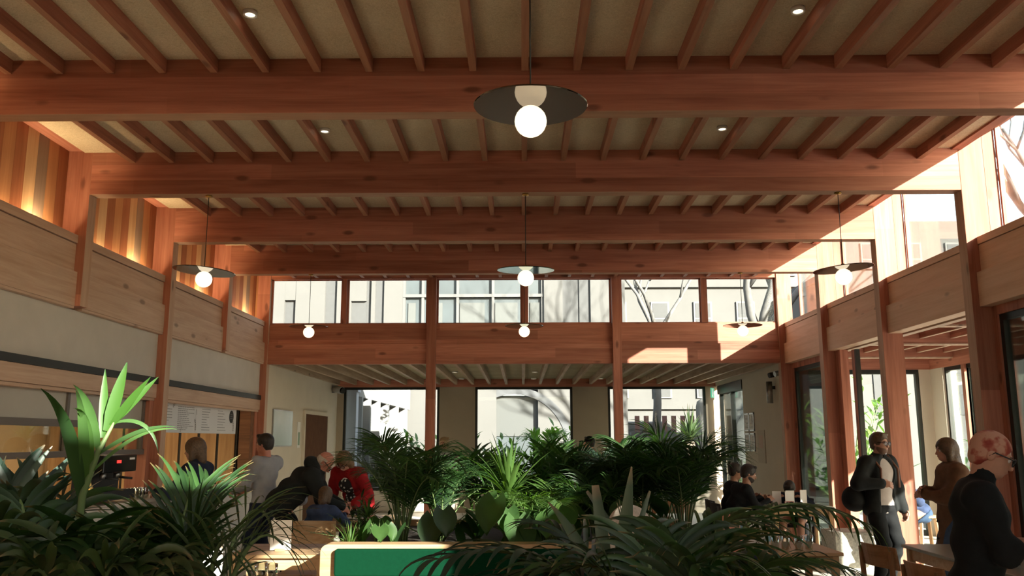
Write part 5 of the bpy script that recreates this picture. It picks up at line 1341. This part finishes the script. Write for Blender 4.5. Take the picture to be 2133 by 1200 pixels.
# counter side
person('man in a pale grey shirt and dark trousers waiting near the menu board', (-3.15, 10.75, 0), radians(68), 1.74, hpitch=4, hyaw=10, handR=(0.12, 0.36, 1.05), handL=(-0.16, 0.34, 1.05), hair='short', hairm=HDARK, skin=SKINP, top=C_GREY, toff=0.02, trous=C_NAVY)
person('customer with brown hair in a navy jacket at the counter under the menu', (-3.56, 9.55, 0), radians(82), 1.68, hpitch=6, handR=(0.14, 0.36, 1.10), handL=(-0.14, 0.36, 1.10), hair='bob', hairm=HBROWN, jacket=C_NAVY, jopen=0, top=C_BLACK, trous=C_BLACK, female=True)
person('bald man in a dark hooded jacket bending over the table', (-2.73, 10.30, 0), radians(-84), 1.78, lean=46, hunch=8, hpitch=52, handR=(0.12, 0.62, 0.90), handL=(-0.16, 0.60, 0.90), hipy=-0.08, hair='fringe', hairm=HGREY, skin=SKINP, glasses=True, jacket=C_CHAR, jopen=0.02, hood=True, top=C_GREY, trous=C_BLACK)
person('woman in a red cardigan and dotted dress leaning over the table', (-2.10, 11.32, 0), radians(158), 1.66, lean=30, hunch=16, hpitch=42, handR=(0.20, 0.42, 0.88), handL=(-0.20, 0.42, 0.88), hair='bob', hairm=plain('hair_light_brown', (0.17, 0.10, 0.05), 0.6, var=0.3, sc=50, bump=0.5), glasses=True, jacket=C_RED, jopen=0.045, top=C_DRESS, skirt=C_DRESS, female=True)
person('seated child in a blue jumper between the bending visitors', (-2.28, 9.90, 0), radians(-10), 1.28, lean=14, hunch=10, seat=0.455, hpitch=25, handR=(0.16, 0.34, 0.82), handL=(-0.12, 0.36, 0.82), footR=(0.09, 0.30, 0.15), footL=(-0.09, 0.30, 0.15), hair='bob', hairm=HBROWN, top=C_BLUE, trous=C_JEAN, female=True, res=0.014)
# heads seen over and between the plants
person('person with curly pale blond hair standing by the far pier', (-1.60, 18.0, 0), radians(160), 1.70, hair='curly', hairm=HBLOND, top=C_GREY, trous=C_NAVY, female=True, res=0.02, face=0.009)
person('person in a black cap standing before the second far pier', (1.33, 17.0, 0), radians(75), 1.72, hair='short', cap=True, top=C_BLACK, trous=C_BLACK, res=0.02, face=0.009)
person('person with pale grey hair seated behind the front palms, in blue', (0.40, 4.60, 0), radians(-80), 1.64, lean=10, hunch=12, seat=0.455, hpitch=14, hair='bob', hairm=HGREY, skin=SKINP, top=C_BLUE, trous=C_JEAN, female=True, handR=(0.12, 0.38, 0.80), handL=(-0.12, 0.38, 0.80))
person('bald pink-headed person in a navy jacket seated behind the front palms', (1.32, 4.72, 0), radians(80), 1.66, lean=14, hunch=18, seat=0.455, hpitch=30, hair='none', skin=SKINP, jacket=C_NAVY, jopen=0.02, top=cloth('pink_shirt', (0.45, 0.2, 0.17)), trous=C_NAVY, handR=(0.14, 0.36, 0.80), handL=(-0.14, 0.36, 0.80))
# ================================================================ PLANTS IN THE ROOM
def at(x, y, Y):
    """point at depth Y seen along the given direction of the photograph"""
    d = _f + _r2 * ((x - 1066.5) / 1789.0) + _u2 * ((600 - y) / 1789.0)
    return Vector((0, 0, 1.66)) + d * (Y / d.y)
GP = 'plants in the green bench planter'
Z0 = 0.80
# --- long planter: tall palms
palm('dark palm at the bench end of the planter, fronds reaching toward the brown door window', (-0.98, 7.25, Z0), 14, 0.88, 0.68, 21, 0.32, 0.0128, LEAF_P, 30, GP, name='kentia_palm', el=(45, 88), droop=1.2)
palm('dense dark palm filling the planter behind the bench pad', (-0.72, 7.75, Z0), 11, 0.72, 0.61, 22, 0.29, 0.0128, LEAF_P, 28, GP, name='kentia_palm', el=(45, 88), droop=1.2)
palm('dark lady palm below the first timber post', (-0.42, 8.4, Z0), 9, 0.74, 0.46, 23, 0.25, 0.0252, LEAF_P, 9, GP, name='lady_palm', el=(60, 88), droop=0.6)
palm('sunlit yellow-green palm in the middle of the planter', (-0.05, 8.35, Z0), 11, 0.69, 0.61, 24, 0.29, 0.0144, LEAF_L, 26, GP, name='areca_palm', droop=1.2)
strapplant('upright bright strap-leaved plant in front of the middle window', (-0.12, 7.7, Z0 + 0.35), 46, 0.55, 0.035, 25, LEAF_L, GP, droop=0.9, trunk=0.02, tr=0.02)
palm('dark palm with stiff upright leaflets in front of the middle window frame', (0.30, 7.95, Z0), 9, 0.83, 0.50, 26, 0.25, 0.0270, LEAF_M, 13, GP, name='bamboo_palm', el=(60, 89), droop=0.6)
palm('feathery grey-green palm before the second far pier', (0.68, 8.3, Z0), 11, 0.77, 0.61, 27, 0.29, 0.0120, LEAF_B, 28, GP, name='areca_palm', droop=1.2)
palm('large dark palm in front of the second timber post', (1.02, 7.55, Z0), 15, 0.92, 0.68, 28, 0.34, 0.0136, LEAF_P, 30, GP, name='kentia_palm', el=(45, 88), droop=1.2)
palm('dark palm at the far end of the planter reaching over the last window', (1.32, 7.25, Z0), 14, 0.92, 0.73, 29, 0.34, 0.0128, LEAF_P, 30, GP, name='kentia_palm', el=(40, 86), droop=1.2)
palm('palm low behind the front palms, toward the wooden planter corner', (1.36, 8.5, Z0), 9, 0.69, 0.61, 30, 0.29, 0.0128, LEAF_M, 26, GP, name='areca_palm', droop=1.2)
palm('pale feathery palm in the middle of the planter, below the strap-leaved plant', (0.20, 7.15, Z0), 9, 0.52, 0.61, 31, 0.27, 0.0112, LEAF_L, 26, GP, name='areca_palm', el=(35, 80), droop=1.2)
palm('short dark palm along the far edge of the planter', (-1.15, 8.6, Z0), 9, 0.62, 0.61, 32, 0.27, 0.0128, LEAF_P, 26, GP, name='kentia_palm', droop=1.2)
palm('dark filling palm between the two timber posts', (0.62, 7.2, Z0), 9, 0.62, 0.57, 33, 0.27, 0.0136, LEAF_P, 26, GP, name='kentia_palm', droop=1.2)
# --- broad leaves and small plants
broadleaf('pale heart-leaved plant standing above the green pad', (-1.12, 6.86, Z0), 7, 0.26, 0.17, 41, LEAF_M, GP, spreadr=0.16)
broadleaf('broad dull-green leaves low in the middle of the planter', (-0.10, 6.95, Z0), 12, 0.46, 0.26, 42, LEAF_M, GP, spreadr=0.34)
broadleaf('pale broad leaves beside the dull-green ones', (0.30, 6.90, Z0), 10, 0.40, 0.25, 43, LEAF_M, GP, spreadr=0.30)
broadleaf('dark broad-leaved plant in front of the dark palm', (-0.66, 6.90, Z0), 9, 0.40, 0.24, 44, LEAF_D, GP, spreadr=0.26)
broadleaf('large broad leaves under the second timber post', (0.86, 6.92, Z0), 10, 0.42, 0.25, 45, LEAF_D, GP, spreadr=0.30)
strapplant('small spidery light-green plant at the planter corner by the birch table', (-1.34, 6.92, Z0), 44, 0.24, 0.014, 46, LEAF_L, GP, name='spider_plant')
strapplant('bright green tuft above the planter corner', (-1.24, 7.1, Z0 + 0.22), 26, 0.17, 0.018, 47, LEAF_M, GP, name='spider_plant', trunk=0.02, tr=0.01)
bushy('leafy small shrub at the planter corner, behind the spidery plant', (-1.34, 7.3, Z0), 170, 0.42, 48, 0.09, 0.022, LEAF_D, GP)
bushy('sunlit small-leaved shrub in the middle of the planter', (0.36, 7.5, Z0 + 0.05), 320, 0.50, 49, 0.08, 0.018, LEAF_L, GP)
bushy('small-leaved bright shrub behind the pale feathery palm', (-0.15, 7.95, Z0 + 0.05), 300, 0.58, 50, 0.09, 0.02, LEAF_L, GP)
# --- trough below the viewpoint that carries the front palms
t = thing('planter', 'wooden trough carrying the front palms, below the picture edge', 'planter', (-0.3, 2.25, 0))
m = Bx(-2.2, 2.2, -0.35, -0.31, 0, 0.86); m.box(-2.2, 2.2, 0.31, 0.35, 0, 0.86); m.box(-2.2, -2.16, -0.31, 0.31, 0, 0.86); m.box(2.16, 2.2, -0.31, 0.31, 0, 0.86); m.build('box', BIRCHX, t)
Bx(-2.16, 2.16, -0.31, 0.31, 0.4, 0.80).build('soil', bpy.data.materials['dark_soil'], t)
def frontplant(label, base, fronds, seed, mat, name='kentia_palm', **kw):
    """fronds: (points of the rachis as x, y, depth), leaflet count, length, width, droop, options"""
    r = random.Random(seed); t = thing(name, label, 'palm', base, 0, 'front palms'); B = Vector(base)
    for (pp, n, L, w, dr, o) in fronds:
        P = [Vector((0, 0, 0)) if p is None else at(*p) - B for p in pp]
        o = dict(o); mt = o.pop('mat', mat)
        frond(t, *P, r, n, L, w, dr, mat=mt, **o)
    return t
W_ = dict(blunt=0.08, segs=8, stemr=0.010)
# arching palm on the picture's edge: wide leaflets, dark
rb = random.Random(7)
def auto(base_px, tips, Y, n, L, w, dr, lift=120, **o):
    out = []
    for (x, y, dY) in tips:
        bx, by = base_px
        out.append(((None, (bx + (x - bx) * 0.18, by - lift * 0.8, Y + dY * 0.2), (bx + (x - bx) * 0.6, min(y, by) - lift, Y + dY * 0.6), (x, y, Y + dY)), n, L, w, dr, dict(W_, **o)))
    return out
frontplant('dark palm in the near corner below the counter glazing', at(90, 1560, 2.05), auto((90, 1350), [(-60, 1090, -0.2), (30, 1045, 0.1), (130, 1070, 0.2), (210, 1110, -0.15), (290, 1130, 0.1), (-20, 1160, -0.3), (110, 1140, -0.3), (190, 1165, -0.1), (280, 1170, -0.25)], 2.05, 13, 0.185, 0.023, 1.5, 60), 61, LEAF_D)
frontplant('dark palm with upright leaflets at the picture edge, below the counter', at(10, 1560, 2.3), auto((10, 1350), [(-50, 1040, 0), (25, 1010, 0.1), (90, 1020, 0.15), (60, 1085, -0.1), (150, 1075, 0.1)], 2.3, 11, 0.19, 0.022, 0.5, 40, fwd=1.5), 71, LEAF_B)
frontplant('dark narrow-leaved palm between the counter and the menu board', at(330, 1600, 2.3), auto((330, 1380), [(330, 1090, 0.3), (410, 1030, 0.2), (455, 1025, 0.3), (390, 1120, -0.2), (250, 1150, -0.2), (430, 1095, 0.0), (350, 1160, -0.3), (180, 1160, -0.1), (300, 1130, 0.1)], 2.3, 20, 0.20, 0.014, 0.7, 45, fwd=1.35), 62, LEAF_D)
frontplant('arching thin-leaved palm reaching across the birch table', at(400, 1600, 2.1), auto((400, 1370), [(560, 1080, 0.25), (590, 1135, 0.0), (480, 1150, -0.1)], 2.1, 12, 0.20, 0.007, 1.2, 95, fwd=1.4), 63, LEAF_O)
frontplant('olive-tinted palm in the bottom corner under the bright leaf', at(170, 1620, 1.75), auto((170, 1400), [(20, 1150, 0), (130, 1150, 0.1), (250, 1190, 0), (330, 1180, 0.1), (60, 1200, -0.1), (400, 1200, 0.05)], 1.75, 12, 0.17, 0.020, 1.6, 70), 64, LEAF_O)
# the upright sunlit leaf fan
t = thing('kentia_palm', 'bright sunlit upright leaf fan rising before the counter glazing', 'palm', at(150, 1500, 2.2), 0, 'front palms')
B = at(150, 1500, 2.2); vv, ff, tips = [], [], []
rach = [at(150, 1500, 2.2) - B, at(158, 1150, 2.2) - B, at(172, 1030, 2.2) - B, at(205, 940, 2.2) - B, at(238, 880, 2.2) - B]
for (bx, by, tx, ty, w, dr, bl, dy) in ((236, 882, 330, 786, 0.020, 0.10, 0.0, 0.02), (232, 886, 314, 786, 0.021, 0.10, 0.0, -0.03), (222, 898, 264, 758, 0.031, 0.10, 0.1, 0.0), (214, 912, 219, 772, 0.022, 0.12, 0.05, 0.03)):
    a, b = at(bx, by, 2.2) - B, at(tx, ty, 2.2 + dy) - B
    strip(vv, ff, tips, a, b - a + Vector((0, 0, dr * (b - a).length * 0.4)), (0.25, -1, 0.2), (b - a).length * 1.02, w, dr, 8, 0.12, bl, 0.55)
leafmesh('frond', vv, ff, tips, LEAF_V, t, (STEM, [(rach, [0.011, 0.010, 0.009, 0.007, 0.003])]))
vv, ff, tips = [], [], []
for (bx, by, tx, ty, w, dr, L_) in ((205, 940, 184, 800, 0.023, 1.5, 0.205), (190, 975, 182, 800, 0.022, 2.3, 0.21), (170, 1040, 140, 800, 0.034, 1.7, 0.31), (178, 1010, 176, 830, 0.026, 1.5, 0.27)):
    a, b = at(bx, by, 2.2) - B, at(tx, ty, 2.14) - B
    strip(vv, ff, tips, a, b - a, (0.2, -1, 0.1), L_, w, dr, 14, 0.12, 0.05, 0.5)
for (bx, by, tx, ty, w, dr, L_) in ((236, 882, 285, 868, 0.010, 3.2, 0.17), (200, 950, 300, 880, 0.012, 0.9, 0.22), (190, 985, 270, 905, 0.010, 1.2, 0.25)):
    a, b = at(bx, by, 2.2) - B, at(tx, ty, 2.2) - B
    strip(vv, ff, tips, a, b - a, (0.1, -1, 0.4), L_, w, dr, 14, 0.1, 0.0, 0.5)
leafmesh('frond', vv, ff, tips, LEAF_M, t)
# palms in front of the bench and toward the clerestory side
frontplant('front palm with drooping leaflets arching over the green pad', at(1330, 1600, 1.95), [
    ((None, (1290, 1300, 1.95), (1190, 1085, 1.9), (915, 1165, 1.75)), 17, 0.20, 0.017, 1.7, dict(W_, fwd=0.9, start=0.25)),
    ((None, (1310, 1280, 1.95), (1230, 1120, 2.0), (1130, 1095, 2.1)), 12, 0.17, 0.016, 1.3, dict(W_, fwd=1.2)),
    ((None, (1320, 1330, 1.9), (1230, 1190, 1.8), (1010, 1215, 1.7)), 16, 0.19, 0.017, 1.6, dict(W_)),
    ((None, (1335, 1290, 1.95), (1310, 1180, 2.0), (1300, 1120, 2.0)), 4, 0.18, 0.020, 0.5, dict(W_, fwd=2.0, lift=0.1, blunt=0.35)),
    ((None, (1320, 1340, 1.9), (1150, 1215, 1.7), (960, 1262, 1.6)), 15, 0.22, 0.018, 1.0, dict(W_)),
], 65, LEAF_B)
frontplant('front palm with long hanging leaflets arching before the standing man', at(1450, 1600, 2.2), [
    ((None, (1460, 1250, 2.2), (1500, 945, 2.3), (1790, 1085, 2.4)), 26, 0.21, 0.012, 2.4, dict(W_, fwd=0.8, start=0.22, lift=0.0, blunt=0.0)),
    ((None, (1440, 1290, 2.1), (1430, 1020, 2.1), (1590, 1095, 2.2)), 17, 0.18, 0.015, 2.0, dict(W_, fwd=0.9, start=0.3)),
    ((None, (1450, 1310, 2.1), (1420, 1080, 2.0), (1370, 1120, 1.9)), 12, 0.17, 0.017, 1.5, dict(W_, fwd=0.9)),
    ((None, (1480, 1300, 2.0), (1560, 1120, 2.0), (1760, 1185, 2.0)), 22, 0.16, 0.011, 1.7, dict(W_, fwd=1.0)),
    ((None, (1450, 1310, 1.95), (1480, 1160, 1.9), (1590, 1200, 1.8)), 15, 0.17, 0.015, 1.3, dict(W_)),
    ((None, (1420, 1330, 1.9), (1390, 1180, 1.85), (1290, 1210, 1.8)), 13, 0.17, 0.017, 1.3, dict(W_)),
], 66, LEAF_D)
frontplant('low dark palm along the picture edge between the two seated heads', at(1400, 1620, 1.7), auto((1400, 1420), [(1190, 1190, 0), (1320, 1150, 0.1), (1410, 1140, 0.1), (1530, 1165, 0), (1640, 1195, 0.1), (1080, 1205, 0), (1460, 1190, -0.1)], 1.7, 17, 0.17, 0.014, 1.4, 75), 67, LEAF_D)

t = thing('kentia_palm', 'three broad upright blades of a young palm before the pale-haired head', 'palm', at(1270, 1560, 1.9), 0, 'front palms')
B = at(1270, 1560, 1.9); vv, ff, tips = [], [], []
for (bx, by, tx, ty, w, dr, bl) in ((1272, 1270, 1243, 1022, 0.030, 0.25, 0.55), (1285, 1270, 1312, 985, 0.034, 0.2, 0.1), (1268, 1270, 1172, 1040, 0.028, 0.8, 0.1)):
    a, b = at(bx, by, 1.9) - B, at(tx, ty, 1.95) - B
    strip(vv, ff, tips, a, b - a, (0.1, -1, 0.1), (b - a).length * 1.05, w, dr, 10, 0.12, bl, 0.5)
leafmesh('frond', vv, ff, tips, LEAF_O, t, (STEM, [([Vector((0, 0, 0)), at(1272, 1400, 1.9) - B, at(1274, 1275, 1.9) - B], [0.012, 0.01, 0.006])]))
